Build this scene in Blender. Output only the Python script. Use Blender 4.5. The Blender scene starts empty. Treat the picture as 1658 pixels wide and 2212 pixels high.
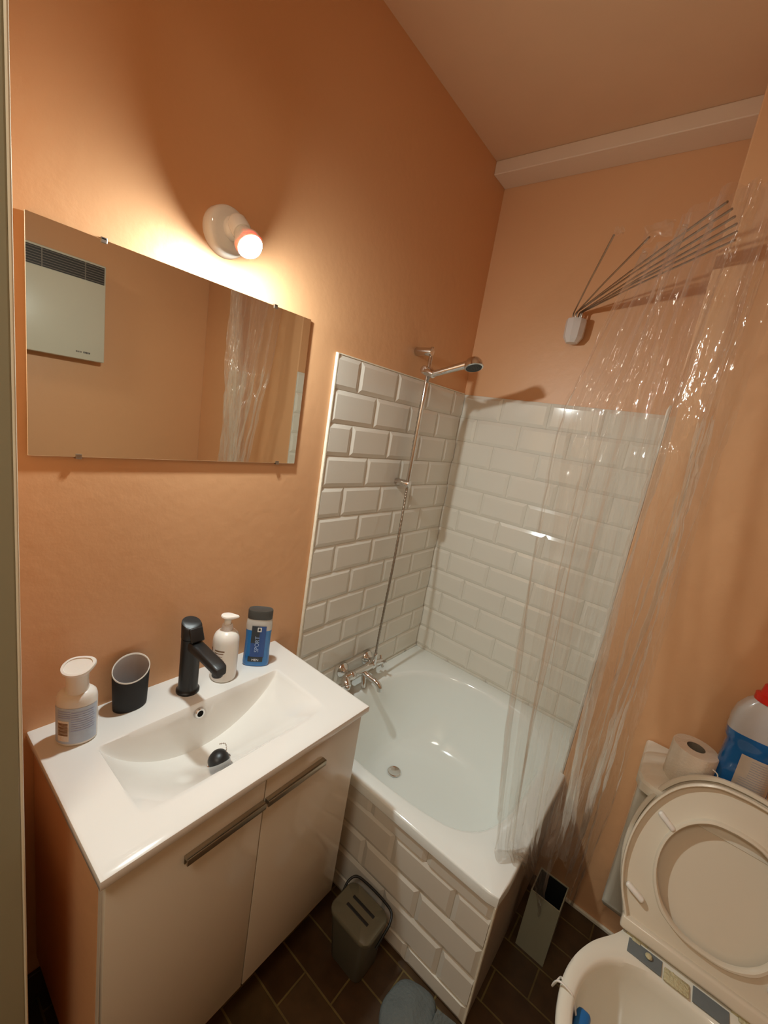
import bpy, bmesh, math, random
from mathutils import Vector, Matrix, noise
random.seed(7)
PI = math.pi
S = bpy.context.scene
COL = S.collection
# ------------------------------------------------------------------ dimensions
W = 0.813          # width of the bath recess
YP = -0.29         # face of the pier wall behind the toilet
XR = 1.719         # right wall
YF = -1.60         # inner face of the front wall
H = 2.525          # ceiling
T = 0.010          # tile face stands this far off the wall
ZT = 1.663         # top of the wall tiles
ZV = 0.754         # top of the washbasin
YB0, YB1 = -1.5355, -0.909
ZR = 0.4324        # bath rim
YA = -0.8307       # bath front
LX = 0.818         # bath length

# ------------------------------------------------------------------ materials
def mat(name, col=(0.8, 0.8, 0.8), rough=0.5, metal=0.0, coat=0.0, spec=0.5, var=0.0, vscale=8.0, bump=0.0, bscale=60.0,
        trans=0.0, ior=1.45, sss=0.0, emit=None, estr=0.0, rvar=0.0):
    m = bpy.data.materials.new(name); m.use_nodes = True
    nt = m.node_tree; b = nt.nodes['Principled BSDF']; L = nt.links
    b.inputs['Base Color'].default_value = (*col, 1)
    b.inputs['Roughness'].default_value = rough
    b.inputs['Metallic'].default_value = metal
    b.inputs['Coat Weight'].default_value = coat
    b.inputs['Coat Roughness'].default_value = 0.06
    b.inputs['Specular IOR Level'].default_value = spec
    b.inputs['Transmission Weight'].default_value = trans
    b.inputs['IOR'].default_value = ior
    if sss:
        b.inputs['Subsurface Weight'].default_value = sss
        b.inputs['Subsurface Scale'].default_value = 0.01
    if emit:
        b.inputs['Emission Color'].default_value = (*emit, 1); b.inputs['Emission Strength'].default_value = estr
    tc = nt.nodes.new('ShaderNodeTexCoord')
    n = nt.nodes.new('ShaderNodeTexNoise'); n.inputs['Scale'].default_value = vscale; n.inputs['Detail'].default_value = 5
    L.new(tc.outputs['Object'], n.inputs['Vector'])
    mx = nt.nodes.new('ShaderNodeMix'); mx.data_type = 'RGBA'
    v = max(var, 0.01)
    mx.inputs[6].default_value = (*[c * (1 - v) for c in col], 1); mx.inputs[7].default_value = (*[min(1, c * (1 + v)) for c in col], 1)
    L.new(n.outputs['Fac'], mx.inputs[0]); L.new(mx.outputs[2], b.inputs['Base Color'])
    if rvar:
        mr = nt.nodes.new('ShaderNodeMapRange'); mr.inputs[3].default_value = max(0, rough - rvar); mr.inputs[4].default_value = rough + rvar
        L.new(n.outputs['Fac'], mr.inputs[0]); L.new(mr.outputs[0], b.inputs['Roughness'])
    if bump:
        n2 = nt.nodes.new('ShaderNodeTexNoise'); n2.inputs['Scale'].default_value = bscale; n2.inputs['Detail'].default_value = 6
        L.new(tc.outputs['Object'], n2.inputs['Vector'])
        bp = nt.nodes.new('ShaderNodeBump'); bp.inputs['Strength'].default_value = bump; bp.inputs['Distance'].default_value = 0.01
        L.new(n2.outputs['Fac'], bp.inputs['Height']); L.new(bp.outputs[0], b.inputs['Normal'])
    return m

M = {}
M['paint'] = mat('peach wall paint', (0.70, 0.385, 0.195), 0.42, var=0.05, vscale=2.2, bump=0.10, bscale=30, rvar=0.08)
M['ceiling'] = mat('ceiling paint', (0.66, 0.40, 0.23), 0.7, var=0.04, bump=0.06, bscale=25)
M['beam'] = mat('pale boxing paint', (0.74, 0.56, 0.40), 0.5, var=0.04, bump=0.05)
M['tile'] = mat('glazed white tile', (0.72, 0.68, 0.60), 0.10, coat=0.3, var=0.03, vscale=6)
M['grout'] = mat('grey white grout', (0.58, 0.54, 0.46), 0.85, var=0.10, vscale=30, bump=0.3, bscale=200)
M['plaster'] = mat('cream plaster edge', (0.78, 0.72, 0.58), 0.7, var=0.06, bump=0.2, bscale=90)
M['render'] = mat('brown cement render', (0.36, 0.27, 0.20), 0.75, var=0.15, bump=0.3, bscale=60)
M['ceramic'] = mat('white glazed ceramic', (0.80, 0.78, 0.74), 0.08, coat=0.5)
M['bath'] = mat('white bath enamel', (0.84, 0.87, 0.84), 0.10, coat=0.5)
M['toilet'] = mat('cream white ceramic', (0.74, 0.70, 0.60), 0.12, coat=0.4)
M['seat'] = mat('cream seat plastic', (0.66, 0.58, 0.46), 0.22, coat=0.2)
M['cabinet'] = mat('gloss white lacquer', (0.70, 0.64, 0.53), 0.13, coat=0.5)
M['carcass'] = mat('white board', (0.62, 0.56, 0.47), 0.4)
M['handle'] = mat('brushed nickel', (0.42, 0.36, 0.27), 0.32, metal=0.9)
M['chrome'] = mat('chrome', (0.72, 0.70, 0.68), 0.09, metal=1.0)
M['steel'] = mat('dull steel wire', (0.40, 0.36, 0.31), 0.32, metal=1.0)
M['dark_rubber'] = mat('dark rubber nozzles', (0.035, 0.04, 0.04), 0.5)
M['black'] = mat('matt black', (0.012, 0.012, 0.012), 0.38)
M['blackrubber'] = mat('soft black coating', (0.010, 0.010, 0.010), 0.62)
M['whiteplastic'] = mat('white plastic', (0.78, 0.74, 0.68), 0.28, sss=0.1)
M['greyin'] = mat('grey lining', (0.42, 0.39, 0.38), 0.5)
M['offwhite'] = mat('offwhite plastic', (0.66, 0.60, 0.56), 0.4)
M['door'] = mat('painted door frame', (0.33, 0.32, 0.22), 0.4, var=0.05, vscale=3)
M['seal'] = mat('pale bead', (0.80, 0.74, 0.58), 0.3)
M['heater'] = mat('heater enamel', (0.58, 0.56, 0.46), 0.35, var=0.02)
M['heaterdark'] = mat('dark grille', (0.03, 0.026, 0.022), 0.5)
M['slat'] = mat('grey grille slats', (0.20, 0.17, 0.14), 0.4)
M['ink'] = mat('printed dark ink', (0.06, 0.05, 0.05), 0.5)
M['inkbrown'] = mat('printed brown ink', (0.22, 0.12, 0.06), 0.5)
M['inkgold'] = mat('printed gold ink', (0.55, 0.28, 0.08), 0.5)
M['inkgrey'] = mat('printed grey ink', (0.36, 0.36, 0.40), 0.5)
M['inkwhite'] = mat('printed white ink', (0.75, 0.76, 0.76), 0.4)
M['inkpale'] = mat('printed pale blue ink', (0.30, 0.42, 0.66), 0.4)
M['inkred'] = mat('printed mauve ink', (0.45, 0.20, 0.30), 0.4)
M['labelblue'] = mat('pale blue label', (0.46, 0.54, 0.66), 0.35, var=0.06, vscale=40)
M['labelblue2'] = mat('blue violet label print', (0.34, 0.38, 0.60), 0.35, var=0.1, vscale=80)
M['labeldark'] = mat('dark label', (0.02, 0.025, 0.03), 0.3)
M['labelnavy'] = mat('navy label', (0.02, 0.07, 0.26), 0.3, var=0.2, vscale=40)
M['labelbuff'] = mat('buff paper label', (0.52, 0.44, 0.36), 0.45, var=0.08, vscale=60)
M['gel'] = mat('blue gel', (0.012, 0.16, 0.46), 0.18, coat=0.5)
M['clearcap'] = mat('cloudy clear plastic', (0.50, 0.48, 0.44), 0.2, coat=0.4)
M['capgrey'] = mat('dark grey cap', (0.055, 0.055, 0.05), 0.4)
M['cleaner'] = mat('blue cleaner liquid', (0.012, 0.12, 0.36), 0.15, coat=0.6)
M['bluecap'] = mat('vivid blue plastic', (0.01, 0.13, 0.38), 0.3)
M['frost'] = mat('frosted clear plastic', (0.50, 0.47, 0.46), 0.25, coat=0.5)
M['red'] = mat('red plastic', (0.62, 0.02, 0.01), 0.3)
M['paper'] = mat('white tissue paper', (0.78, 0.70, 0.60), 0.9, bump=0.25, bscale=180)
M['card'] = mat('grey cardboard', (0.22, 0.19, 0.15), 0.9)
M['binbody'] = mat('grey green bin plastic', (0.085, 0.08, 0.055), 0.45)
M['binlid'] = mat('olive grey lid plastic', (0.13, 0.12, 0.08), 0.45)
M['binblack'] = mat('black bin handle', (0.01, 0.01, 0.01), 0.4)
M['holder'] = mat('pale painted metal', (0.30, 0.29, 0.21), 0.4)
M['cloth'] = mat('grey blue cloth', (0.13, 0.145, 0.14), 0.9, var=0.12, vscale=14, bump=0.5, bscale=120)
M['hingegrey'] = mat('blue grey residue pad', (0.14, 0.16, 0.165), 0.6, var=0.15, vscale=50)
M['limescale'] = mat('yellowed limescale', (0.52, 0.46, 0.28), 0.7, var=0.2, vscale=80, bump=0.6, bscale=150)
M['void'] = mat('black inside', (0.004, 0.004, 0.004), 0.8)
M['skirt'] = mat('dark tile skirting', (0.06, 0.035, 0.02), 0.3, var=0.2)
M['water'] = mat('still water', (0.42, 0.42, 0.38), 0.03, coat=0.5)
M['bulb'] = mat('lit bulb', (1, 1, 1), 0.4, emit=(0.90, 1.0, 0.98), estr=1560)

# mirror
m = bpy.data.materials.new('mirror silver'); m.use_nodes = True; nt = m.node_tree; b = nt.nodes['Principled BSDF']
b.inputs['Base Color'].default_value = (0.90, 0.90, 0.82, 1); b.inputs['Metallic'].default_value = 1; b.inputs['Roughness'].default_value = 0.01
M['mirror'] = m
M['mirroredge'] = mat('green glass edge', (0.36, 0.42, 0.34), 0.15, coat=0.5)

# terracotta floor
m = bpy.data.materials.new('terracotta floor tiles'); m.use_nodes = True; nt = m.node_tree; b = nt.nodes['Principled BSDF']; L = nt.links
tc = nt.nodes.new('ShaderNodeTexCoord'); mp = nt.nodes.new('ShaderNodeMapping'); mp.inputs['Location'].default_value = (-0.0475, 1.0400 + 0.0, 0)
L.new(tc.outputs['Object'], mp.inputs[0])
br = nt.nodes.new('ShaderNodeTexBrick'); br.offset = 0.5
br.inputs['Scale'].default_value = 1.0; br.inputs['Brick Width'].default_value = 0.195; br.inputs['Row Height'].default_value = 0.097
br.inputs['Mortar Size'].default_value = 0.0028; br.inputs['Mortar Smooth'].default_value = 0.25
br.inputs['Color1'].default_value = (0.062, 0.028, 0.010, 1); br.inputs['Color2'].default_value = (0.085, 0.048, 0.017, 1); br.inputs['Mortar'].default_value = (0.17, 0.12, 0.04, 1)
L.new(mp.outputs[0], br.inputs['Vector'])
n = nt.nodes.new('ShaderNodeTexNoise'); n.inputs['Scale'].default_value = 22; n.inputs['Detail'].default_value = 6
L.new(tc.outputs['Object'], n.inputs['Vector'])
mx = nt.nodes.new('ShaderNodeMix'); mx.data_type = 'RGBA'; mx.blend_type = 'MULTIPLY'; mx.inputs[0].default_value = 0.7
cr = nt.nodes.new('ShaderNodeValToRGB'); cr.color_ramp.elements[0].position = 0.3; cr.color_ramp.elements[0].color = (0.45, 0.42, 0.38, 1); cr.color_ramp.elements[1].position = 0.7
L.new(n.outputs['Fac'], cr.inputs[0]); L.new(br.outputs['Color'], mx.inputs[6]); L.new(cr.outputs[0], mx.inputs[7]); L.new(mx.outputs[2], b.inputs['Base Color'])
b.inputs['Roughness'].default_value = 0.33
bp = nt.nodes.new('ShaderNodeBump'); bp.inputs['Strength'].default_value = 0.6; bp.inputs['Distance'].default_value = 0.003; bp.invert = True
L.new(br.outputs['Fac'], bp.inputs['Height']); L.new(bp.outputs[0], b.inputs['Normal'])
M['floor'] = m

# clear thin plastic sheet
def sheet_mat(name, milk, gl, rough):
    m = bpy.data.materials.new(name); m.use_nodes = True; nt = m.node_tree; L = nt.links
    for nd in list(nt.nodes):
        if nd.type != 'OUTPUT_MATERIAL': nt.nodes.remove(nd)
    out = [nd for nd in nt.nodes if nd.type == 'OUTPUT_MATERIAL'][0]
    tr = nt.nodes.new('ShaderNodeBsdfTransparent'); tr.inputs[0].default_value = (0.985, 0.98, 0.97, 1)
    g = nt.nodes.new('ShaderNodeBsdfGlossy'); g.inputs['Roughness'].default_value = rough; g.inputs['Color'].default_value = (1, 0.98, 0.95, 1)
    df = nt.nodes.new('ShaderNodeBsdfDiffuse'); df.inputs[0].default_value = (0.9, 0.86, 0.82, 1)
    tl = nt.nodes.new('ShaderNodeBsdfTranslucent'); tl.inputs[0].default_value = (0.9, 0.86, 0.82, 1)
    md = nt.nodes.new('ShaderNodeMixShader'); md.inputs[0].default_value = 0.5
    L.new(df.outputs[0], md.inputs[1]); L.new(tl.outputs[0], md.inputs[2])
    m1 = nt.nodes.new('ShaderNodeMixShader'); m1.inputs[0].default_value = milk
    L.new(tr.outputs[0], m1.inputs[1]); L.new(md.outputs[0], m1.inputs[2])
    fr = nt.nodes.new('ShaderNodeFresnel'); fr.inputs['IOR'].default_value = 1.5
    mu = nt.nodes.new('ShaderNodeMath'); mu.operation = 'MULTIPLY'; mu.inputs[1].default_value = gl; mu.use_clamp = True
    tc = nt.nodes.new('ShaderNodeTexCoord'); mp = nt.nodes.new('ShaderNodeMapping'); mp.inputs['Scale'].default_value = (1, 1, 0.32)
    n = nt.nodes.new('ShaderNodeTexNoise'); n.inputs['Scale'].default_value = 50; n.inputs['Detail'].default_value = 3
    L.new(tc.outputs['Object'], mp.inputs[0]); L.new(mp.outputs[0], n.inputs['Vector'])
    bp = nt.nodes.new('ShaderNodeBump'); bp.inputs['Strength'].default_value = 0.6; bp.inputs['Distance'].default_value = 0.006
    L.new(n.outputs['Fac'], bp.inputs['Height'])
    L.new(bp.outputs[0], fr.inputs['Normal']); L.new(bp.outputs[0], g.inputs['Normal'])
    L.new(fr.outputs[0], mu.inputs[0])
    mi = nt.nodes.new('ShaderNodeMath'); mi.operation = 'MINIMUM'; mi.inputs[1].default_value = 0.30; L.new(mu.outputs[0], mi.inputs[0])
    m2 = nt.nodes.new('ShaderNodeMixShader'); L.new(mi.outputs[0], m2.inputs[0])
    L.new(m1.outputs[0], m2.inputs[1]); L.new(g.outputs[0], m2.inputs[2]); L.new(m2.outputs[0], out.inputs[0])
    return m
M['sheet'] = sheet_mat('clear plastic sheet', 0.055, 1.4, 0.055)

# ------------------------------------------------------------------ mesh helpers
def add_box(bm, x0, y0, z0, x1, y1, z1, bev=0.0, seg=2, mtx=None):
    x0, x1 = sorted((x0, x1)); y0, y1 = sorted((y0, y1)); z0, z1 = sorted((z0, z1))
    t = bmesh.new()
    vs = [t.verts.new(p) for p in ((x0, y0, z0), (x1, y0, z0), (x1, y1, z0), (x0, y1, z0), (x0, y0, z1), (x1, y0, z1), (x1, y1, z1), (x0, y1, z1))]
    for f in ((3, 2, 1, 0), (4, 5, 6, 7), (0, 1, 5, 4), (1, 2, 6, 5), (2, 3, 7, 6), (3, 0, 4, 7)): t.faces.new([vs[i] for i in f])
    if bev: bmesh.ops.bevel(t, geom=list(t.edges), offset=bev, segments=seg, profile=0.5, affect='EDGES')
    merge(bm, t, mtx); return bm
def merge(bm, t, mtx=None):
    if mtx is not None: t.transform(mtx)
    me = bpy.data.meshes.new('tmp'); t.to_mesh(me); t.free(); bm.from_mesh(me); bpy.data.meshes.remove(me)
def frame(p, d):
    d = Vector(d).normalized(); up = Vector((0, 0, 1)) if abs(d.z) < 0.95 else Vector((1, 0, 0))
    x = up.cross(d).normalized(); y = d.cross(x)
    return Matrix.Translation(p) @ Matrix((x, y, d)).transposed().to_4x4()
def lathe(bm, prof, p=(0, 0, 0), d=(0, 0, 1), n=40, sx=1.0, sy=1.0, mtx=None, cap=True):
    t = bmesh.new(); rings = []
    for r, z in prof:
        rings.append([t.verts.new((r * sx * math.cos(2 * PI * i / n), r * sy * math.sin(2 * PI * i / n), z)) for i in range(n)])
    for a, b in zip(rings, rings[1:]):
        for i in range(n): t.faces.new((a[i], a[(i + 1) % n], b[(i + 1) % n], b[i]))
    if cap:
        if prof[0][0] > 1e-5: t.faces.new(rings[0][::-1])
        if prof[-1][0] > 1e-5: t.faces.new(rings[-1])
    bmesh.ops.remove_doubles(t, verts=t.verts, dist=1e-6)
    merge(bm, t, (mtx if mtx is not None else frame(p, d))); return bm
def cyl(bm, a, b, r, r2=None, n=24, bev=0.0):
    a = Vector(a); b = Vector(b); l = (b - a).length; r2 = r if r2 is None else r2
    if bev: pr = [(0, 0), (r - bev, 0), (r - bev * .3, bev * .3), (r, bev), (r2, l - bev), (r2 - bev * .3, l - bev * .3), (r2 - bev, l), (0, l)]
    else: pr = [(r, 0), (r2, l)]
    return lathe(bm, pr, a, b - a, n)
def smoothpts(pts, k=8):
    pts = [Vector(p) for p in pts]; o = []
    for i in range(len(pts) - 1):
        p0 = pts[max(i - 1, 0)]; p1 = pts[i]; p2 = pts[i + 1]; p3 = pts[min(i + 2, len(pts) - 1)]
        for j in range(k):
            t = j / k
            o.append(0.5 * ((2 * p1) + (p2 - p0) * t + (2 * p0 - 5 * p1 + 4 * p2 - p3) * t * t + (3 * p1 - p0 - 3 * p2 + p3) * t ** 3))
    o.append(pts[-1]); return o
def tube(bm, pts, r, n=10, radii=None, sx=1.0):
    t = bmesh.new(); pts = [Vector(p) for p in pts]; rings = []; x = None
    for i, p in enumerate(pts):
        d = (pts[min(i + 1, len(pts) - 1)] - pts[max(i - 1, 0)]).normalized()
        if x is None:
            up = Vector((0, 0, 1)) if abs(d.z) < 0.9 else Vector((1, 0, 0)); x = up.cross(d).normalized()
        else: x = (x - d * x.dot(d)).normalized()
        y = d.cross(x); rr = radii[i] if radii else r
        rings.append([t.verts.new(p + x * rr * sx * math.cos(2 * PI * j / n) + y * rr * math.sin(2 * PI * j / n)) for j in range(n)])
    for a, b in zip(rings, rings[1:]):
        for j in range(n): t.faces.new((a[j], a[(j + 1) % n], b[(j + 1) % n], b[j]))
    t.faces.new(rings[0][::-1]); t.faces.new(rings[-1]); merge(bm, t); return bm
def loft(bm, rings, closed_ends=(True, True), mtx=None, wrap=False):
    t = bmesh.new(); R = [[t.verts.new(p) for p in r] for r in rings]; n = len(R[0])
    for a, b in list(zip(R, R[1:])) + ([(R[-1], R[0])] if wrap else []):
        for i in range(n): t.faces.new((a[i], a[(i + 1) % n], b[(i + 1) % n], b[i]))
    if not wrap:
        if closed_ends[0]: t.faces.new(R[0][::-1])
        if closed_ends[1]: t.faces.new(R[-1])
    bmesh.ops.recalc_face_normals(t, faces=t.faces)
    merge(bm, t, mtx); return bm
def ball(bm, p, r, n=24, s=(1, 1, 1)):
    t = bmesh.new(); bmesh.ops.create_uvsphere(t, u_segments=n, v_segments=n // 2, radius=r)
    merge(bm, t, Matrix.Translation(p) @ Matrix.Diagonal((*s, 1))); return bm
BASE = {}
def wbase(o): return BASE.get(o.name, Vector((0, 0, 0)))
def tag(o, label=None, cat=None, group=None, kind=None):
    if label: o['label'] = label
    if cat: o['category'] = cat
    if group: o['group'] = group
    if kind: o['kind'] = kind
    return o
def obj(name, bm, material, parent=None, smooth=None, base=None):
    b = Vector(base) if base is not None else (wbase(parent) if parent else Vector((0, 0, 0)))
    bm.transform(Matrix.Translation(-b))
    me = bpy.data.meshes.new(name)
    if smooth is not None:
        for f in bm.faces: f.smooth = True
        for e in bm.edges:
            e.smooth = not (len(e.link_faces) == 2 and e.calc_face_angle(0) > math.radians(smooth))
    bm.to_mesh(me); bm.free()
    mats = material if isinstance(material, (list, tuple)) else [material]
    for mm in mats: me.materials.append(mm)
    o = bpy.data.objects.new(name, me); COL.objects.link(o)
    if parent: o.parent = parent
    else: o.location = b
    BASE[o.name] = b
    return o
def thing(name, loc, label, cat, group=None):
    o = bpy.data.objects.new(name, None); o.empty_display_size = 0.05; COL.objects.link(o); o.location = loc
    BASE[o.name] = Vector(loc); return tag(o, label, cat, group)
def struct(name, bm, material, smooth=None):
    return tag(obj(name, bm, material, smooth=smooth), kind='structure')
B = bmesh.new
def text(name, s, size, mtx, material, parent, depth=0.0002):
    c = bpy.data.curves.new(name, 'FONT'); c.body = s; c.size = size; c.extrude = depth; c.align_x = 'CENTER'; c.align_y = 'CENTER'
    to = bpy.data.objects.new('tmp_text', c); COL.objects.link(to); dg = bpy.context.evaluated_depsgraph_get()
    me = bpy.data.meshes.new_from_object(to.evaluated_get(dg)); bpy.data.objects.remove(to)
    bm = B(); bm.from_mesh(me); bpy.data.meshes.remove(me); bm.transform(mtx)
    return obj(name, bm, material, parent)

# ------------------------------------------------------------------ room shell
struct('floor', add_box(B(), -0.1, -2.9, -0.05, 1.85, 0.1, 0), M['floor'])
struct('ceiling', add_box(B(), -0.1, -2.9, H, 1.85, 0.1, H + 0.05), M['ceiling'])
wl = struct('wall_left', add_box(B(), -0.1, YF, 0, 0, 0.1, H), M['paint'])
wb = struct('wall_back', add_box(B(), 0, 0, 0, W, 0.1, H), M['paint'])
wp = struct('wall_pier', add_box(B(), W, YP, 0, XR, 0.1, H, 0.004), M['paint'])
struct('wall_right', add_box(B(), XR, -2.9, 0, XR + 0.1, 0.1, H), M['paint'])
bm = B(); add_box(bm, -0.1, YF - 0.16, 0, 0.262, YF, H); add_box(bm, 1.40, YF - 0.16, 0, XR, YF, H); add_box(bm, 0.262, YF - 0.16, 2.36, 1.40, YF, H)
struct('wall_front', bm, M['paint'])
bm = B(); add_box(bm, 0.262, YF - 0.175, 0, 0.296, YF - 0.004, 2.36, 0.002); add_box(bm, 1.366, YF - 0.175, 0, 1.40, YF + 0.006, 2.36, 0.002); add_box(bm, 0.296, YF - 0.175, 2.326, 1.366, YF + 0.006, 2.36, 0.002)
dr = struct('door_1', bm, M['door'])
obj('frame_seal', cyl(B(), (0.2945, YF - 0.002, 0), (0.2945, YF - 0.002, 2.33), 0.0022, n=8), M['seal'], dr)
bm = B(); add_box(bm, -0.15, -2.9, 0, -0.1, YF - 0.16, H); add_box(bm, -0.1, -2.95, 0, XR, -2.9, H)
struct('wall_hall', bm, M['plaster'])
struct('baseboard_left', add_box(B(), 0, YF, 0, 0.010, YB1 + 0.07, 0.085, 0.002), M['skirt'])
struct('baseboard_right', add_box(B(), XR - 0.01, YF, 0, XR, YP, 0.075, 0.002), M['skirt'])
struct('baseboard_pier', add_box(B(), LX + 0.02, YP - 0.009, 0, XR - 0.01, YP, 0.012, 0.002), M['plaster'])
struct('trim_1', add_box(B(), 0, -0.1054, 2.477, W, 0, H, 0.003), M['beam'])

# bevelled metro tiling as real geometry, one mesh per wall face
def tiling(bm, O, U, V, N, u0, u1, rows, joints, bev=0.013, rise=0.0045, gap=0.0022, tl=0.2):
    """rows: list of (z0,z1,phase); joints at phase + k*tl along u; O + U*u + V*v + N*h"""
    O, U, V, N = Vector(O), Vector(U), Vector(V), Vector(N)
    P = lambda u, v, h: O + U * u + V * v + N * h
    for (v0, v1, ph) in rows:
        k = math.floor((u0 - ph) / tl); e = [u0]
        while True:
            j = ph + k * tl
            if j >= u1 - 0.006: break
            if j > u0 + 0.006: e.append(j)
            k += 1
        e.append(u1)
        for a, b in zip(e, e[1:]):
            a += gap / 2; b -= gap / 2; c = v0 + gap / 2; d = v1 - gap / 2
            # cut tiles keep their bevel only where a factory edge is left
            full = (b - a) > tl * 0.93
            bl = bev if (full or a > u0 + gap) else 0.0008; br_ = bev if (full or b < u1 - gap) else 0.0008
            bt = bev if (d - c) > 0.09 else 0.001; bb = bev if (d - c) > 0.05 else 0.001
            j = random.uniform(-0.0004, 0.0004); j2 = random.uniform(-0.0005, 0.0005)
            h0 = T - rise; h1 = T
            if bl < bev: hl = h1
            q0 = [P(a, c, 0.001), P(b, c, 0.001), P(b, d, 0.001), P(a, d, 0.001)]
            q1 = [P(a, c, h0), P(b, c, h0), P(b, d, h0), P(a, d, h0)]
            q2 = [P(a + bl, c + bb, h1 + j), P(b - br_, c + bb, h1 + j2), P(b - br_, d - bt, h1 + j2), P(a + bl, d - bt, h1 + j)]
            R = [[bm.verts.new(p) for p in q] for q in (q0, q1, q2)]
            for A, C in zip(R, R[1:]):
                for i in range(4): bm.faces.new((A[i], A[(i + 1) % 4], C[(i + 1) % 4], C[i]))
            bm.faces.new(R[2])
    bmesh.ops.recalc_face_normals(bm, faces=bm.faces)
    return bm
PZ = 0.102
def wallrows(ph):
    r = [(ZT - 0.100, ZT, ph)]; z = ZT - 0.100; i = 1
    while z > ZR:
        r.append((max(z - PZ, ZR - 0.02), z, ph + (0.1 if i % 2 else 0.0))); z -= PZ; i += 1
    return r
def tiled(parent, O, U, V, N, u0, u1, rows, nm='tiling'):
    bm = tiling(B(), O, U, V, N, u0, u1, rows, None)
    t_ = obj(nm, bm, M['tile'], parent)
    O, U, V, N = map(Vector, (O, U, V, N)); z0 = rows[-1][0]; z1 = rows[0][1]
    bm = B(); h = 0.0048
    vs = [bm.verts.new(O + U * u + V * v + N * hh) for hh in (0, h) for u, v in ((u0, z0), (u1, z0), (u1, z1), (u0, z1))]
    for f in ((0, 1, 2, 3), (4, 5, 6, 7), (0, 1, 5, 4), (1, 2, 6, 5), (2, 3, 7, 6), (3, 0, 4, 7)): bm.faces.new([vs[i] for i in f])
    bmesh.ops.recalc_face_normals(bm, faces=bm.faces)
    obj('grout', bm, M['grout'], parent); return t_
tiled(wl, (0, 0, 0), (0, 1, 0), (0, 0, 1), (1, 0, 0), -0.804, -T, wallrows(-0.7))
tiled(wb, (0, 0, 0), (1, 0, 0), (0, 0, 1), (0, -1, 0), 0.0, W - T, wallrows(0.19))
tiled(wp, (W, 0, 0), (0, 1, 0), (0, 0, 1), (-1, 0, 0), YP, -T, wallrows(-0.2))
# plaster edge beside the left tile panel
bm = B(); add_box(bm, 0, -0.8105, ZR - 0.03, 0.0105, -0.804, ZT + 0.002, 0.0015)
add_box(bm, 0, -0.8105, ZT, 0.0075, -0.01, ZT + 0.004, 0.001)
obj('plaster_edge', bm, M['plaster'], wl)

# ------------------------------------------------------------------ bath
def basin_outline(n=96):
    pts = [(0.085, -0.42), (0.09, -0.33), (0.125, -0.235), (0.19, -0.155), (0.275, -0.105), (0.38, -0.085), (0.50, -0.092), (0.62, -0.12), (0.70, -0.185), (0.742, -0.29),
           (0.750, -0.40), (0.748, -0.52), (0.735, -0.62), (0.700, -0.70), (0.640, -0.748), (0.55, -0.768), (0.44, -0.777), (0.33, -0.778), (0.22, -0.765), (0.14, -0.715), (0.098, -0.62), (0.085, -0.52)]
    pts = pts + [pts[0]]
    c = smoothpts([(p[0], p[1], 0) for p in pts], 12)[:-1]
    # polar resample about centre
    cx, cy = 0.42, -0.44; A = sorted([(math.atan2(p.y - cy, p.x - cx), math.hypot(p.x - cx, p.y - cy)) for p in c])
    o = []
    for i in range(n):
        t = -PI + 2 * PI * (i + 0.5) / n
        for (a0, r0), (a1, r1) in zip(A, A[1:] + [(A[0][0] + 2 * PI, A[0][1])]):
            if a0 <= t <= a1: r = r0 + (r1 - r0) * (t - a0) / max(1e-9, a1 - a0); break
        else: r = A[0][1]
        o.append((cx + r * math.cos(t), cy + r * math.sin(t)))
    return o, (cx, cy)
def rect_at(t, c, x0, y0, x1, y1, r=0.02):
    dx, dy = math.cos(t), math.sin(t); s = 1e9
    if dx > 1e-9: s = min(s, (x1 - c[0]) / dx)
    if dx < -1e-9: s = min(s, (x0 - c[0]) / dx)
    if dy > 1e-9: s = min(s, (y1 - c[1]) / dy)
    if dy < -1e-9: s = min(s, (y0 - c[1]) / dy)
    return (c[0] + dx * s, c[1] + dy * s)
bath = thing('bathtub', (0.42, -0.44, 0.02), 'short white bathtub with a rounded basin set in the tiled corner', 'bathtub')
ol, c = basin_outline()
n = len(ol)
def ring(scale, z, shift=(0, 0), mix=0.0):
    r = []
    for i, (x, y) in enumerate(ol):
        X = c[0] + (x - c[0]) * scale + shift[0]; Y = c[1] + (y - c[1]) * scale + shift[1]
        if mix:
            t = math.atan2(y - c[1], x - c[0]); ex, ey = c[0] + shift[0] + 0.26 * math.cos(t), c[1] + shift[1] + 0.17 * math.sin(t)
            X = X * (1 - mix) + ex * mix; Y = Y * (1 - mix) + ey * mix
        r.append(Vector((X, Y, z)))
    return r
x0, y0, x1, y1 = 0.009, YA - 0.004, LX + 0.004, -0.009
outer = []
for i in range(n):
    t = -PI + 2 * PI * (i + 0.5) / n; p = rect_at(t, c, x0, y0, x1, y1); outer.append(p)
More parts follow.
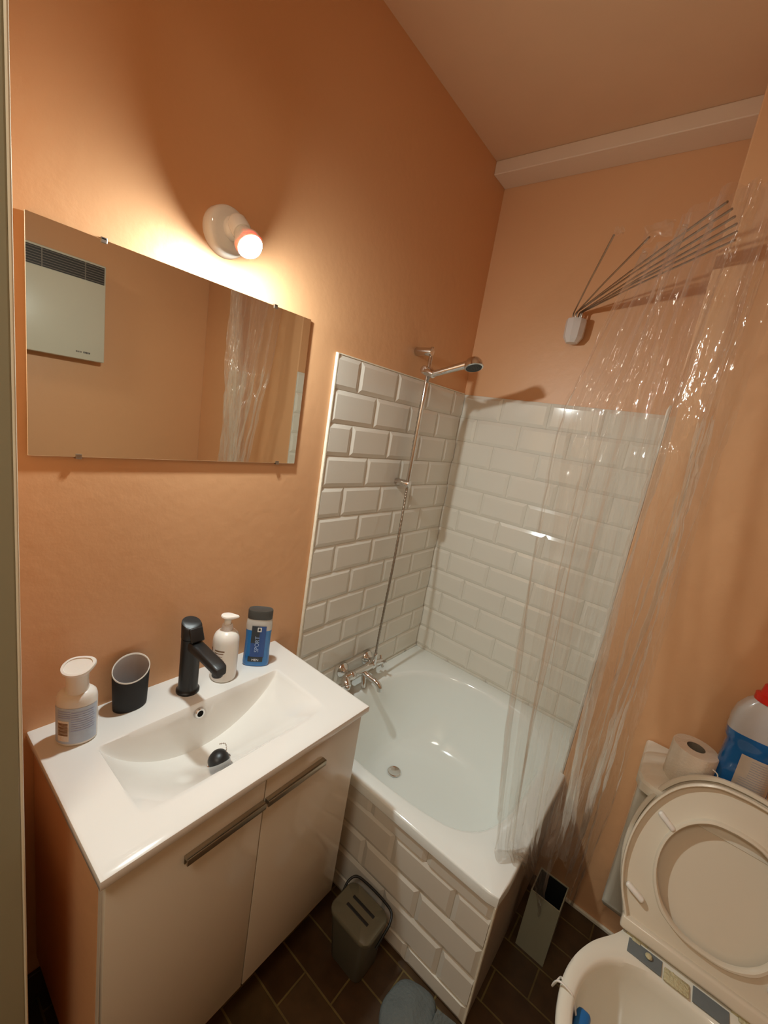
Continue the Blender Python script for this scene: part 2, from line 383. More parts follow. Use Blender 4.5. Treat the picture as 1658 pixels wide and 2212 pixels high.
# snap nearest samples to corners
for cor in ((x0, y0), (x1, y0), (x1, y1), (x0, y1)):
    k = min(range(n), key=lambda i: (outer[i][0] - cor[0]) ** 2 + (outer[i][1] - cor[1]) ** 2)
    if cor == (x1, y0):
        outer[k] = (x1 - 0.006, y0 + 0.006)
    else: outer[k] = cor
def outr(dz, ins=0.0):
    return [Vector((min(max(p[0], x0 + ins), x1 - ins), min(max(p[1], y0 + ins), y1 - ins), dz)) for p in outer]
rings = [outr(ZR - 0.032), outr(ZR - 0.006), outr(ZR - 0.0015, 0.002), outr(ZR, 0.006), ring(1.03, ZR), ring(1.012, ZR - 0.002), ring(0.995, ZR - 0.008), ring(0.98, ZR - 0.02), ring(0.955, ZR - 0.07, (0.0, 0.0), 0.03),
         ring(0.92, ZR - 0.14, (0, 0.004), 0.12), ring(0.87, ZR - 0.21, (0, 0.008), 0.28), ring(0.80, ZR - 0.26, (0, 0.01), 0.45), ring(0.70, ZR - 0.285, (0, 0.01), 0.55), ring(0.5, ZR - 0.296, (0, 0.01), 0.6), ring(0.2, ZR - 0.300, (0, 0.01), 0.6)]
bm = loft(B(), rings, (False, True))
obj('tub_shell', bm, M['bath'], bath, smooth=50)
bm = B(); lathe(bm, [(0.0, 0.002), (0.020, 0.002), (0.024, 0.004), (0.027, 0.003), (0.028, 0)], (0.26, -0.44, ZR - 0.2985), (0, 0, 1), 28)
obj('bath_drain', bm, M['chrome'], bath, smooth=40)

sur = thing('bath_surround', (0.42, YA, 0), 'white brick tiles under the front rim of the bathtub', 'bath surround')
bm = B(); add_box(bm, 0.0, YA + 0.010, 0, LX - 0.01, YA + 0.05, ZR - 0.034); add_box(bm, LX - 0.045, YA + 0.010, 0, LX - 0.004, YP - 0.002, ZR - 0.034, 0.002)
obj('masonry', bm, M['render'], sur)
rows = [(0.357, 0.397, 0.02), (0.257, 0.357, 0.115), (0.157, 0.257, 0.02), (0.057, 0.157, 0.115), (0.0, 0.057, 0.02)]
tiled(sur, (0, YA + 0.010, 0), (1, 0, 0), (0, 0, 1), (0, -1, 0), 0.0, LX - 0.006, rows)
bm = B(); add_box(bm, LX - 0.007, YA + 0.001, 0, LX - 0.002, YA + 0.014, ZR - 0.034, 0.001)
obj('corner_bead', bm, M['plaster'], sur)

# ------------------------------------------------------------------ washbasin
yc = (YB0 + YB1) / 2; D = 0.4046
basin = thing('washbasin', (0.2, yc, ZV - 0.018), 'white rectangular washbasin top with a shallow curved slot basin', 'washbasin')
def bas(x, y):
    a = 1 - ((y - (-1.226)) / 0.224) ** 2
    if a <= 0: return 0.0
    a = a ** 0.85
    if x <= 0.126: return 0.0
    if x < 0.136: k = (x - 0.126) / 0.010; k = k * k * (3 - 2 * k); return 0.125 * a * k
    t = (x - 0.136) / (0.338 - 0.136)
    if t >= 1: return 0.0
    tb = max(0, (t - 0.18) / 0.82)
    return 0.125 * a * (1 - tb ** 1.6) * (1 - 0.12 * t)
xs = [0.0] + [0.012 * i for i in range(1, 10)] + [0.118, 0.122, 0.125, 0.127, 0.129, 0.131, 0.133, 0.1345, 0.136, 0.138, 0.142] + [0.150 + 0.0078 * i for i in range(0, 25)] + [0.345, 0.36, 0.38, D - 0.003]
ny = 150
bm = B(); G = []
for x in xs:
    G.append([bm.verts.new((x, YB0 + 0.003 + (YB1 - YB0 - 0.006) * j / ny, ZV - bas(x, YB0 + 0.003 + (YB1 - YB0 - 0.006) * j / ny))) for j in range(ny + 1)])
for i in range(len(xs) - 1):
    for j in range(ny): bm.faces.new((G[i][j], G[i + 1][j], G[i + 1][j + 1], G[i][j + 1]))
# rolled edge and underside
loop = [G[i][0] for i in range(len(xs))] + [G[-1][j] for j in range(1, ny + 1)] + [G[i][-1] for i in range(len(xs) - 2, -1, -1)]
prev = loop
for dz, off in ((-0.001, 0.002), (-0.004, 0.003), (-0.016, 0.003), (-0.018, 0.002)):
    cur = []
    for v in loop:
        x, y = v.co.x, v.co.y
        nx = x + (off if x > D - 0.004 else 0); ny_ = y - off if y < YB0 + 0.004 else (y + off if y > YB1 - 0.004 else y)
        cur.append(bm.verts.new((nx, ny_, ZV + dz)))
    for k in range(len(loop) - 1): bm.faces.new((prev[k], cur[k], cur[k + 1], prev[k + 1]))
    prev = cur
bmesh.ops.recalc_face_normals(bm, faces=bm.faces)
obj('basin_top', bm, M['ceramic'], basin, smooth=38)
bm = B(); lathe(bm, [(0.0075, 0.0), (0.0078, 0.003), (0.0115, 0.0035), (0.013, 0.001), (0.013, -0.002)], (0.1325, -1.232, ZV - 0.026), (1, 0, 0.12), 28, cap=False)
obj('overflow_ring', bm, M['chrome'], basin, smooth=40)
bm = B(); lathe(bm, [(0, 0), (0.0085, 0)], (0.1345, -1.232, ZV - 0.026), (1, 0, 0.12), 24)
obj('overflow_hole', bm, M['void'], basin)
zd = ZV - bas(0.228, -1.226)
bm = B(); lathe(bm, [(0.0, 0.004), (0.017, 0.003), (0.020, 0.0055), (0.026, 0.0075), (0.0295, 0.005), (0.0295, -0.01)], (0.236, -1.233, zd), (0.12, 0, 1), 36)
obj('drain_ring', bm, M['chrome'], basin, smooth=40)
plug = thing('basin_plug', (0.234, -1.236, zd + 0.004), 'black rounded rubber plug with a bead chain lying in the washbasin drain', 'plug')
bm = B(); lathe(bm, [(0, 0), (0.019, 0), (0.0235, 0.004), (0.024, 0.010), (0.020, 0.021), (0.012, 0.027), (0, 0.029)], (0.234, -1.236, zd + 0.004), (0.25, -0.15, 1), 28)
obj('stopper', bm, M['black'], plug, smooth=60)
bm = B(); pts = smoothpts([(0.212, -1.222, zd + 0.031), (0.222, -1.214, zd + 0.034), (0.236, -1.219, zd + 0.031), (0.246, -1.226, zd + 0.022), (0.243, -1.236, zd + 0.024), (0.252, -1.232, zd + 0.013)], 6)
for p in pts[::2]: ball(bm, p, 0.0017, 8)
tube(bm, pts, 0.0005, 5)
obj('bead_chain', bm, M['chrome'], plug, smooth=60)

# ------------------------------------------------------------------ vanity cabinet
cab = thing('vanity_cabinet', (0.2, yc, 0.13), 'glossy pale wall-hung vanity cabinet with two doors under the washbasin', 'cabinet')
ca0, ca1, cx1 = YB0 + 0.012, YB1 - 0.012, 0.376
bm = B(); zt = ZV - 0.0185
add_box(bm, 0.001, ca0, 0.13, cx1, ca0 + 0.016, zt, 0.0008); add_box(bm, 0.001, ca1 - 0.016, 0.13, cx1, ca1, zt, 0.0008)
add_box(bm, 0.001, ca0 + 0.016, 0.13, cx1, ca1 - 0.016, 0.146); add_box(bm, 0.001, ca0 + 0.016, 0.146, 0.012, ca1 - 0.016, zt)
add_box(bm, cx1 - 0.016, ca0 + 0.016, zt - 0.05, cx1, ca1 - 0.016, zt)
obj('carcass', bm, M['carcass'], cab)
obj('side_bounce_tint', add_box(B(), 0.004, ca0 - 0.0012, 0.131, cx1 - 0.012, ca0, zt - 0.004), M['paint'], cab)  # thin sheet: orange bounce off the front wall put into its colour
ys = -1.2235
for a, b, ha, hb in ((ca0, ys - 0.0016, -1.397, ys - 0.0035), (ys + 0.0016, ca1, ys + 0.002, -1.052)):
    d_ = obj('door', add_box(B(), cx1 + 0.001, a, 0.128, 0.3925, b, zt - 0.003, 0.0012), M['cabinet'], cab, smooth=30)
    bm = B(); add_box(bm, 0.3925, ha, 0.668, 0.405, hb, 0.6735, 0.001)
    add_box(bm, 0.402, ha, 0.659, 0.406, hb, 0.6735, 0.001)
    add_box(bm, 0.3925, ha, 0.655, 0.3955, hb, 0.668, 0.0006)
    obj('bar_handle', bm, M['handle'], d_, smooth=30)

# ------------------------------------------------------------------ black tap
tap = thing('basin_tap', (0.065, -1.23, ZV), 'matt black single-lever tap standing on the washbasin top', 'tap')
tx, ty = 0.065, -1.230
bm = B(); lathe(bm, [(0.0, 0), (0.0275, 0), (0.0275, 0.005), (0.0245, 0.008), (0.023, 0.012), (0.0228, 0.148), (0.0, 0.148)], (tx, ty, ZV), (0, 0, 1), 40)
obj('tap_body', bm, M['black'], tap, smooth=40)
bm = B()
rr = []
for i, (x_, z_, w_, h_) in enumerate([(0.0, 0.098, 0.0165, 0.0135), (0.03, 0.100, 0.0165, 0.0125), (0.08, 0.1005, 0.0165, 0.0115), (0.120, 0.100, 0.0165, 0.0112), (0.133, 0.0985, 0.0155, 0.0105), (0.139, 0.097, 0.012, 0.009)]):
    z_ += 0.036 - x_ * 0.06
    r_ = []
    for k in range(24):
        t = 2 * PI * k / 24; cx_, sx_ = math.cos(t), math.sin(t)
        e = 0.45
        r_.append(Vector((tx + x_, ty + w_ * math.copysign(abs(cx_) ** e, cx_), ZV + z_ + h_ * math.copysign(abs(sx_) ** e, sx_))))
    rr.append(r_)
loft(bm, rr)
cyl(bm, (tx + 0.124, ty, ZV + 0.128), (tx + 0.124, ty, ZV + 0.108), 0.0125, n=24, bev=0.001)
obj('spout', bm, M['black'], tap, smooth=45)
bm = B()
rr = []
for z_, x_, sx_ in ((0.150, 0, 1.0), (0.154, 0, 1.0), (0.168, 0.0, 1.02), (0.182, -0.002, 1.0), (0.186, -0.004, 0.93)):
    rr.append([Vector((tx + x_ + 0.0238 * sx_ * math.cos(t) , ty + 0.0238 * sx_ * math.sin(t), ZV + z_ - (0.30 * 0.0238 * sx_ * math.cos(t) if z_ > 0.16 else 0))) for t in [2 * PI * k / 36 for k in range(36)]])
loft(bm, rr)
# flattened front cut of the lever
obj('lever', bm, M['black'], tap, smooth=45)
bm = B(); mt = Matrix.Translation((tx + 0.0225, ty, ZV + 0.170)) @ Matrix.Rotation(math.radians(-26), 4, 'Y')
add_box(bm, -0.005, -0.0165, -0.022, 0.0035, 0.0165, 0.013, 0.0034, 3, mt)
obj('lever_paddle', bm, M['black'], tap, smooth=45)

# ------------------------------------------------------------------ things on the washbasin
# left soap dispenser, oval with teardrop head
cxs, cys = 0.073, -1.469
sd = thing('soap_dispenser', (cxs, cys, ZV), 'squat oval white soap dispenser with a pale blue barcode label, by the door frame', 'soap dispenser')
def oval(bm, cx, cy, z0, prof, a, b, rot=0.0, n=44, e=1.0):
    rings = []
    for s, z in prof:
        r = []
        for k in range(n):
            t = 2 * PI * k / n; c_, s_ = math.cos(t), math.sin(t)
            u = a * s * math.copysign(abs(c_) ** e, c_); v = b * s * math.copysign(abs(s_) ** e, s_)
            r.append(Vector((cx + u * math.cos(rot) - v * math.sin(rot), cy + u * math.sin(rot) + v * math.cos(rot), z0 + z)))
        rings.append(r)
    return loft(bm, rings)
RO = math.radians(15)   # long axis direction from +y
ra = math.radians(62)
bm = B(); oval(bm, cxs, cys, ZV, [(0.9, 0), (0.99, 0.003), (1.0, 0.008), (1.0, 0.094), (0.985, 0.101), (0.93, 0.108), (0.80, 0.113), (0.5, 0.1165), (0.2, 0.118)], 0.0355, 0.027, ra)
obj('bottle_body', bm, M['whiteplastic'], sd, smooth=45)
bm = B(); oval(bm, cxs, cys, ZV, [(0.62, 0.112), (0.60, 0.124), (0.58, 0.135), (0.60, 0.146), (0.66, 0.156)], 0.033, 0.034, ra); oval(bm, cxs, cys, ZV, [(0.42, 0.13), (0.5, 0.158)], 0.03, 0.03, ra)
obj('neck', bm, M['whiteplastic'], sd, smooth=45)
# head: tilted teardrop plate facing up and towards the room
hm = Matrix.Translation((cxs + 0.006, cys - 0.002, ZV + 0.168)) @ Matrix.Rotation(math.radians(-35), 4, 'Z') @ Matrix.Rotation(math.radians(30), 4, 'Y')
def tear(s, z):
    r = []
    for k in range(48):
        t = 2 * PI * k / 48; rad = 1.0 + 0.30 * max(0, math.cos(t - 2.2)) ** 6 + 0.10 * max(0, math.cos(t + 0.9)) ** 4
        r.append(Vector((0.0215 * s * rad * math.cos(t), 0.0265 * s * rad * math.sin(t), z)))
    return r
bm = loft(B(), [tear(0.55, -0.016), tear(0.85, -0.010), tear(0.99, -0.002), tear(1.0, 0.002), tear(0.96, 0.0045), tear(0.80, 0.0048), tear(0.78, 0.003), tear(0.4, 0.0022)], mtx=hm)
obj('pump_head', bm, M['whiteplastic'], sd, smooth=40)
def wrap_label(bm, cx, cy, a, b, rot, t0, t1, z0, z1, n=14, off=0.0005):
    v0 = []; v1 = []
    for k in range(n + 1):
        t = t0 + (t1 - t0) * k / n; u = (a + off) * math.cos(t); v = (b + off) * math.sin(t)
        x = cx + u * math.cos(rot) - v * math.sin(rot); y = cy + u * math.sin(rot) + v * math.cos(rot)
        v0.append(bm.verts.new((x, y, z0))); v1.append(bm.verts.new((x, y, z1)))
    for k in range(n): bm.faces.new((v0[k], v0[k + 1], v1[k + 1], v1[k]))
    return bm
# angle t facing the camera: rot+t ~ -38 deg  -> t ~ -100 deg
bm = wrap_label(B(), cxs, cys, 0.0355, 0.027, ra, math.radians(-175), math.radians(-15), ZV + 0.007, ZV + 0.088, 24)
lb = obj('label_wrap', bm, M['labelblue'], sd, smooth=60)
bm = wrap_label(B(), cxs, cys, 0.0355, 0.027, ra, math.radians(-141), math.radians(-103), ZV + 0.013, ZV + 0.060, 10, 0.0008)
obj('barcode_panel', bm, M['paper'], lb, smooth=60)
bm = B()
for i in range(11):
    z0 = ZV + 0.026 + i * 0.0027; wrap_label(bm, cxs, cys, 0.0355, 0.027, ra, math.radians(-138), math.radians(-106), z0, z0 + (0.0017 if i % 3 else 0.0022), 8, 0.0011)
obj('barcode', bm, M['inkbrown'], lb)
bm = B()
for i in range(9):
    z0 = ZV + 0.036 + i * 0.0052; e = random.uniform(-35, -24); wrap_label(bm, cxs, cys, 0.0355, 0.027, ra, math.radians(-97), math.radians(e), z0, z0 + 0.0014, 10, 0.0009)
for i in range(4):
    z0 = ZV + 0.066 + i * 0.0048; wrap_label(bm, cxs, cys, 0.0355, 0.027, ra, math.radians(-140), math.radians(-100), z0, z0 + 0.0016, 8, 0.0009)
obj('label_print', bm, M['labelblue2'], lb)

# black oval cup with slanted rim
cup = thing('toothbrush_cup', (0.04, -1.352, ZV), 'matt black oval cup with a white rim, left of the black tap', 'cup')
def cupring(s, zf, rot=math.radians(90), e=1.0, slant=0.20):
    r = []
    for k in range(56):
        t = 2 * PI * k / 56; u = 0.0395 * s * math.cos(t); v = 0.0265 * s * math.sin(t)
        x = u * math.cos(rot) - v * math.sin(rot); y = u * math.sin(rot) + v * math.cos(rot)
        z = zf(x)
        if z > 0.04: z += 0.12 * y
        r.append(Vector((0.040 + x, -1.355 + y, ZV + z)))
    return r
top = lambda x: 0.099 - 0.78 * x
bm = loft(B(), [cupring(0.86, lambda x: 0), cupring(0.90, lambda x: 0.002), cupring(0.915, lambda x: 0.008), cupring(1.0, lambda x: top(x) - 0.001), cupring(0.985, top)], (True, False))
obj('cup_body', bm, M['blackrubber'], cup, smooth=40)
bm = loft(B(), [cupring(1.0, lambda x: top(x) - 0.0015), cupring(1.005, top), cupring(0.985, lambda x: top(x) + 0.0012), cupring(0.945, top), cupring(0.94, lambda x: top(x) - 0.002)], (False, False))
obj('cup_rim', bm, M['whiteplastic'], cup, smooth=60)
bm = loft(B(), [cupring(0.945, lambda x: top(x) - 0.001), cupring(0.90, lambda x: 0.03), cupring(0.85, lambda x: 0.010)], (False, True))
obj('cup_lining', bm, M['greyin'], cup, smooth=40)

# pump bottle
px_, py_ = 0.066, -1.133
pb = thing('soap_dispenser', (px_, py_, ZV), 'round white pump bottle with brown print behind the black tap spout', 'soap dispenser')
bm = B(); lathe(bm, [(0.030, 0), (0.0325, 0.002), (0.0335, 0.006), (0.0335, 0.108), (0.0325, 0.118), (0.029, 0.128), (0.023, 0.1345), (0.016, 0.138), (0.014, 0.139)], (px_, py_, ZV), (0, 0, 1), 48)
obj('bottle_body', bm, M['whiteplastic'], pb, smooth=45)
bm = B(); lathe(bm, [(0.0, 0.136), (0.0135, 0.136), (0.0135, 0.153), (0.0128, 0.155), (0.0, 0.155)], (px_, py_, ZV), (0, 0, 1), 40)
for k in range(24):
    t = 2 * PI * k / 24; cyl(bm, (px_ + 0.0135 * math.cos(t), py_ + 0.0135 * math.sin(t), ZV + 0.138), (px_ + 0.0135 * math.cos(t), py_ + 0.0135 * math.sin(t), ZV + 0.151), 0.0006, n=6)
obj('collar', bm, M['offwhite'], pb, smooth=45)
bm = B(); lathe(bm, [(0.0, 0.155), (0.0085, 0.155), (0.0085, 0.172), (0, 0.172)], (px_, py_, ZV), (0, 0, 1), 28)
hm = Matrix.Translation((px_, py_, ZV + 0.178)) @ Matrix.Rotation(math.radians(48), 4, 'Z')
def hr(s, z, k=1.0):
    r = []
    for i in range(40):
        t = 2 * PI * i / 40; r.append(Vector(((0.0185 + 0.010 * max(0, math.cos(t)) ** 2) * s * math.cos(t), 0.0155 * s * math.sin(t) * (1 - 0.25 * max(0, math.cos(t))), z)))
    return r
loft(bm, [hr(0.5, -0.008), hr(0.9, -0.003), hr(1.0, 0.0), hr(0.93, 0.0028), hr(0.6, 0.004)], mtx=hm)
obj('pump_head', bm, M['whiteplastic'], pb, smooth=45)
bm = B()
def ring_print(bm, r, a0, a1, z0, z1):
    return wrap_label(bm, px_, py_, r, r, 0, math.radians(a0), math.radians(a1), z0, z1, 8, 0.0003)
ring_print(bm, 0.0335, -82, -36, ZV + 0.0905, ZV + 0.0945); ring_print(bm, 0.0335, -82, -40, ZV + 0.0840, ZV + 0.0865); ring_print(bm, 0.0335, -82, -44, ZV + 0.0765, ZV + 0.0778); ring_print(bm, 0.0335, -82, -42, ZV + 0.071, ZV + 0.0722)
ring_print(bm, 0.0335, -110, -100, ZV + 0.070, ZV + 0.096)
obj('brown_print', bm, M['inkbrown'], pb)
bm = ring_print(B(), 0.0335, -78, -42, ZV + 0.0600, ZV + 0.0655)
obj('gold_print', bm, M['inkgold'], pb)

# blue shower gel
gx, gy = 0.066, -1.030
gel = thing('shower_gel_bottle', (gx, gy, ZV), 'flat blue shower gel bottle with a dark cap, rightmost on the washbasin', 'bottle')
gr = math.radians(49)
def gring(a, b, z): return [Vector((gx + a * math.copysign(abs(math.cos(t)) ** .75, math.cos(t)) * math.cos(gr) - b * math.copysign(abs(math.sin(t)) ** .75, math.sin(t)) * math.sin(gr), gy + a * math.copysign(abs(math.cos(t)) ** .75, math.cos(t)) * math.sin(gr) + b * math.copysign(abs(math.sin(t)) ** .75, math.sin(t)) * math.cos(gr), ZV + z)) for t in [2 * PI * k / 48 for k in range(48)]]
bm = loft(B(), [gring(0.034, 0.017, 0), gring(0.0365, 0.019, 0.003), gring(0.037, 0.0195, 0.012), gring(0.035, 0.0195, 0.05), gring(0.0345, 0.019, 0.085), gring(0.0355, 0.0185, 0.112)])
obj('gel_body', bm, M['gel'], gel, smooth=45)
bm = loft(B(), [gring(0.0355, 0.0185, 0.112), gring(0.036, 0.018, 0.125), gring(0.0345, 0.0175, 0.140), gring(0.031, 0.017, 0.146)], (False, True))
obj('clear_shoulder', bm, M['clearcap'], gel, smooth=45)
bm = loft(B(), [gring(0.0335, 0.0175, 0.145), gring(0.034, 0.018, 0.147), gring(0.034, 0.018, 0.168), gring(0.0325, 0.0165, 0.171), gring(0.030, 0.014, 0.170), gring(0.01, 0.005, 0.168)])
obj('bottle_cap', bm, M['capgrey'], gel, smooth=40)
# label faces towards local -v direction
LM = Matrix.Translation((gx, gy, ZV)) @ Matrix.Rotation(gr, 4, 'Z')   # local x = width, local -y = front
def lpatch(pts, d, mtx=LM, n=8):
    """quad patch following the slightly domed front; pts (x0,x1,z0,z1)"""
    bm = B(); x0, x1, z0, z1 = pts; cols = []
    for i in range(n + 1):
        x = x0 + (x1 - x0) * i / n; y = -0.0195 * (max(0.0, 1 - (abs(x) / 0.0362) ** 2.667)) ** 0.375 - d
        cols.append((bm.verts.new((x, y, z0)), bm.verts.new((x, y, z1))))
    for (a, b), (c_, d_) in zip(cols, cols[1:]): bm.faces.new((a, c_, d_, b))
    bm.transform(mtx); return bm
l1 = obj('front_label', lpatch((-0.018, 0.021, 0.030, 0.127), 0.0006), M['labelnavy'], gel)
obj('dark_band', lpatch((-0.018, 0.004, 0.075, 0.127), 0.0010), M['labeldark'], l1)
obj('dark_band', lpatch((-0.022, 0.019, 0.016, 0.032), 0.0010), M['labeldark'], l1)
TM = lambda x, z, rot=0.0, d=0.0212: LM @ Matrix.Translation((x, -d, z)) @ Matrix.Rotation(PI / 2, 4, 'X') @ Matrix.Rotation(rot, 4, 'Z')
text('side_lettering', 'SPORT', 0.0165, TM(0.0, 0.072, PI / 2), M['inkpale'], l1)
text('foot_lettering', 'MEN', 0.0095, TM(-0.0015, 0.0225), M['inkwhite'], l1)
bm = B(); mt = LM @ Matrix.Translation((0.003, -0.0210, 0.117))
add_box(bm, -0.0055, -0.0002, -0.0065, 0.0055, 0.0004, 0.0065, 0, 1, mt); obj('logo_square', bm, M['inkwhite'], l1)
bm = B(); add_box(bm, -0.003, -0.0006, -0.003, 0.0025, 0.0, 0.0045, 0, 1, mt); obj('logo_square', bm, M['labeldark'], l1)

# ------------------------------------------------------------------ mirror
my0, my1, mz0, mz1 = -1.5285, -0.9229, 1.3308, 1.7258
mir = thing('wall_mirror', (0.01, (my0 + my1) / 2, mz0), 'frameless rectangular mirror clipped to the peach wall above the washbasin', 'mirror')
g = obj('mirror_backing', add_box(B(), 0.0015, my0 + 0.001, mz0 + 0.001, 0.0045, my1 - 0.001, mz1 - 0.001), M['mirroredge'], mir)
g = obj('mirror_glass', add_box(B(), 0.0045, my0, mz0, 0.0070, my1, mz1, 0.0007, 1), M['mirror'], mir)
for y, z, up in ((-1.417, mz1, 1), (-1.040, mz1, 1), (-1.452, mz0, -1), (-0.985, mz0, -1)):
    bm = B(); add_box(bm, 0.0, y - 0.005, z - 0.001, 0.0090, y + 0.005, z + 0.0035 * up, 0.0008); add_box(bm, 0.0072, y - 0.005, z - 0.006 * up, 0.0090, y + 0.005, z + 0.002 * up, 0.0006)
    obj('mirror_clip', bm, M['steel'], mir)

# ------------------------------------------------------------------ wall lamp
LY, LZ = -1.186, 1.832
lamp = thing('wall_lamp', (0.0, LY, LZ), 'round white wall lamp holder with a bare lit bulb above the mirror', 'lamp')
bm = B(); lathe(bm, [(0.0, 0), (0.050, 0), (0.0505, 0.004), (0.049, 0.020), (0.045, 0.027), (0.036, 0.031), (0.0, 0.032)], (0, LY, LZ), (1, 0, 0), 56)
obj('lamp_base', bm, M['ceramic'], lamp, smooth=45)
ax = Vector((0.70, 0.05, -0.71)).normalized(); p0 = Vector((0.098, -1.185, 1.797)) - ax * 0.074
bm = B(); ball(bm, (0.034, LY, LZ + 0.004), 0.022, 28, (1, 1, 1.1)); cyl(bm, (0.03, LY, LZ + 0.006), p0 + ax * 0.012, 0.0175, n=28); lathe(bm, [(0.008, 0.000), (0.0175, 0.003), (0.0205, 0.010), (0.0205, 0.032), (0.019, 0.037), (0.016, 0.038)], p0, ax, 40)
obj('lamp_socket', bm, M['ceramic'], lamp, smooth=40)
pc = p0 + ax * 0.064
bm = B(); lathe(bm, [(0.012, 0.0), (0.0145, 0.004), (0.0215, 0.024), (0.0275, 0.034), (0.0282, 0.040), (0.0275, 0.0475), (0.0252, 0.0502)], p0 + ax * 0.028, ax, 40)
obj('bulb_collar', bm, M['whiteplastic'], lamp, smooth=40)
bm = B(); lathe(bm, [(0.0275 * math.cos(a), 0.001 + 0.0285 * math.sin(a)) for a in [0.44 + (PI / 2 - 0.44) * k / 12 for k in range(12)]] + [(0, 0.0295)], p0 + ax * 0.066, ax, 40, cap=False)
obj('bulb_globe', bm, M['bulb'], lamp, smooth=60)

# ------------------------------------------------------------------ shower rail, hand shower, mixer
ry = -0.410
rail = thing('shower_rail', (0.06, ry, 1.26), 'slim vertical chrome shower rail fixed to the left wall over the bath', 'shower rail')
obj('rail', cyl(B(), (0.060, ry + 0.008, 1.775), (0.060, ry, 1.262), 0.0075, n=20, bev=0.001), M['chrome'], rail, smooth=40)
bm = B(); cyl(bm, (0.0, ry - 0.002, 1.757), (0.068, ry - 0.0, 1.757), 0.0145, n=28, bev=0.002); obj('wall_bracket', bm, M['chrome'], rail, smooth=40)
bm = B(); cyl(bm, (T - 0.001, ry - 0.006, 1.276), (0.070, ry - 0.0, 1.276), 0.0135, n=28, bev=0.002); obj('wall_bracket', bm, M['chrome'], rail, smooth=40)
bm = B(); cyl(bm, (0.060, ry - 0.026, 1.692), (0.060, ry + 0.022, 1.692), 0.0145, n=28, bev=0.003); cyl(bm, (0.062, ry - 0.012, 1.690), (0.100, ry - 0.014, 1.678), 0.0155, 0.0135, n=24, bev=0.002)
obj('slider', bm, M['chrome'], rail, smooth=40)
hs = thing('hand_shower', (0.1, ry, 1.68), 'chrome hand shower clipped on the rail with a metal hose hanging to the mixer', 'hand shower')
bm = B(); a = Vector((0.082, ry - 0.013, 1.676)); b_ = Vector((0.215, ry + 0.004, 1.722))
tube(bm, [a, a.lerp(b_, .1), a.lerp(b_, .5), a.lerp(b_, .9), b_], 0.01, 20, radii=[0.008, 0.0105, 0.0115, 0.0125, 0.014])
obj('handle', bm, M['chrome'], hs, smooth=60)
hd = Vector((0.238, ry + 0.004, 1.722)); hax = Vector((0.38, -0.18, -1)).normalized()
bm = B(); lathe(bm, [(0.0, -0.024), (0.012, -0.023), (0.022, -0.018), (0.029, -0.008), (0.0315, 0.004), (0.0315, 0.010), (0.029, 0.012), (0, 0.012)], hd, hax, 40)
h_ = obj('shower_head', bm, M['chrome'], hs, smooth=45)
bm = B(); lathe(bm, [(0.0, 0.0136), (0.026, 0.0134), (0.027, 0.0118)], hd, hax, 36)
for ri, cnt in ((0.006, 6), (0.013, 12), (0.020, 18)):
    for k in range(cnt):
        t = 2 * PI * k / cnt; q = frame(hd, hax) @ Vector((ri * math.cos(t), ri * math.sin(t), 0.0138)); ball(bm, q, 0.0011, 6)
obj('spray_face', bm, M['dark_rubber'], h_, smooth=40)
bm = B(); hp = smoothpts([(0.084, ry - 0.013, 1.676), (0.062, ry + 0.006, 1.650), (0.046, ry + 0.018, 1.57), (0.046, ry + 0.017, 1.42), (0.048, ry + 0.018, 1.30), (0.052, ry + 0.014, 1.22), (0.066, ry - 0.006, 1.08), (0.072, ry - 0.018, 0.93), (0.070, ry - 0.022, 0.78), (0.069, ry - 0.025, 0.66), (0.069, ry - 0.026, 0.565)], 30)
tube(bm, hp, 0.005, 10, radii=[0.0050 + 0.0007 * math.sin(i * 1.9) for i in range(len(hp))])
obj('shower_hose', bm, M['steel'], hs, smooth=70)
mx_ = thing('bath_mixer', (0.06, -0.49, 0.50), 'chrome bath mixer tap with round wall plates above the bath rim', 'bath mixer')
for y in (-0.560, -0.412):
    bm = B(); lathe(bm, [(0.0, 0.022), (0.012, 0.022), (0.016, 0.017), (0.029, 0.006), (0.031, 0.001), (0.031, 0)], (T, y, 0.512), (1, 0, 0), 40)
    obj('wall_plate', bm, M['chrome'], mx_, smooth=50)
bm = B(); cyl(bm, (0.02, -0.560, 0.512), (0.056, -0.560, 0.512), 0.012); cyl(bm, (0.02, -0.412, 0.512), (0.056, -0.425, 0.512), 0.012)
cyl(bm, (0.060, -0.600, 0.515), (0.060, -0.415, 0.515), 0.0155, n=32, bev=0.003); ball(bm, (0.060, -0.560, 0.515), 0.019); ball(bm, (0.060, -0.435, 0.515), 0.019)
cyl(bm, (0.069, -0.436, 0.520), (0.069, -0.436, 0.570), 0.0085, n=20, bev=0.001)
obj('mixer_body', bm, M['chrome'], mx_, smooth=50)
bm = B(); cyl(bm, (0.060, -0.597, 0.515), (0.088, -0.612, 0.500), 0.019, 0.016, n=28, bev=0.004); ball(bm, (0.088, -0.612, 0.500), 0.012)
obj('cross_handle', bm, M['chrome'], mx_, smooth=50)
bm = B(); cyl(bm, (0.060, -0.418, 0.515), (0.068, -0.378, 0.512), 0.014, 0.012, n=24, bev=0.002)
for k in range(4):
    t = k * PI / 2 + 0.4; tube(bm, [(0.067, -0.385, 0.513), (0.067 + 0.026 * math.cos(t), -0.381, 0.513 + 0.026 * math.sin(t))], 0.0052, 10)
obj('cross_handle', bm, M['chrome'], mx_, smooth=50)
bm = B(); tube(bm, smoothpts([(0.066, -0.492, 0.506), (0.090, -0.490, 0.497), (0.128, -0.486, 0.490), (0.146, -0.484, 0.478), (0.150, -0.483, 0.462)], 6), 0.0115, 20)
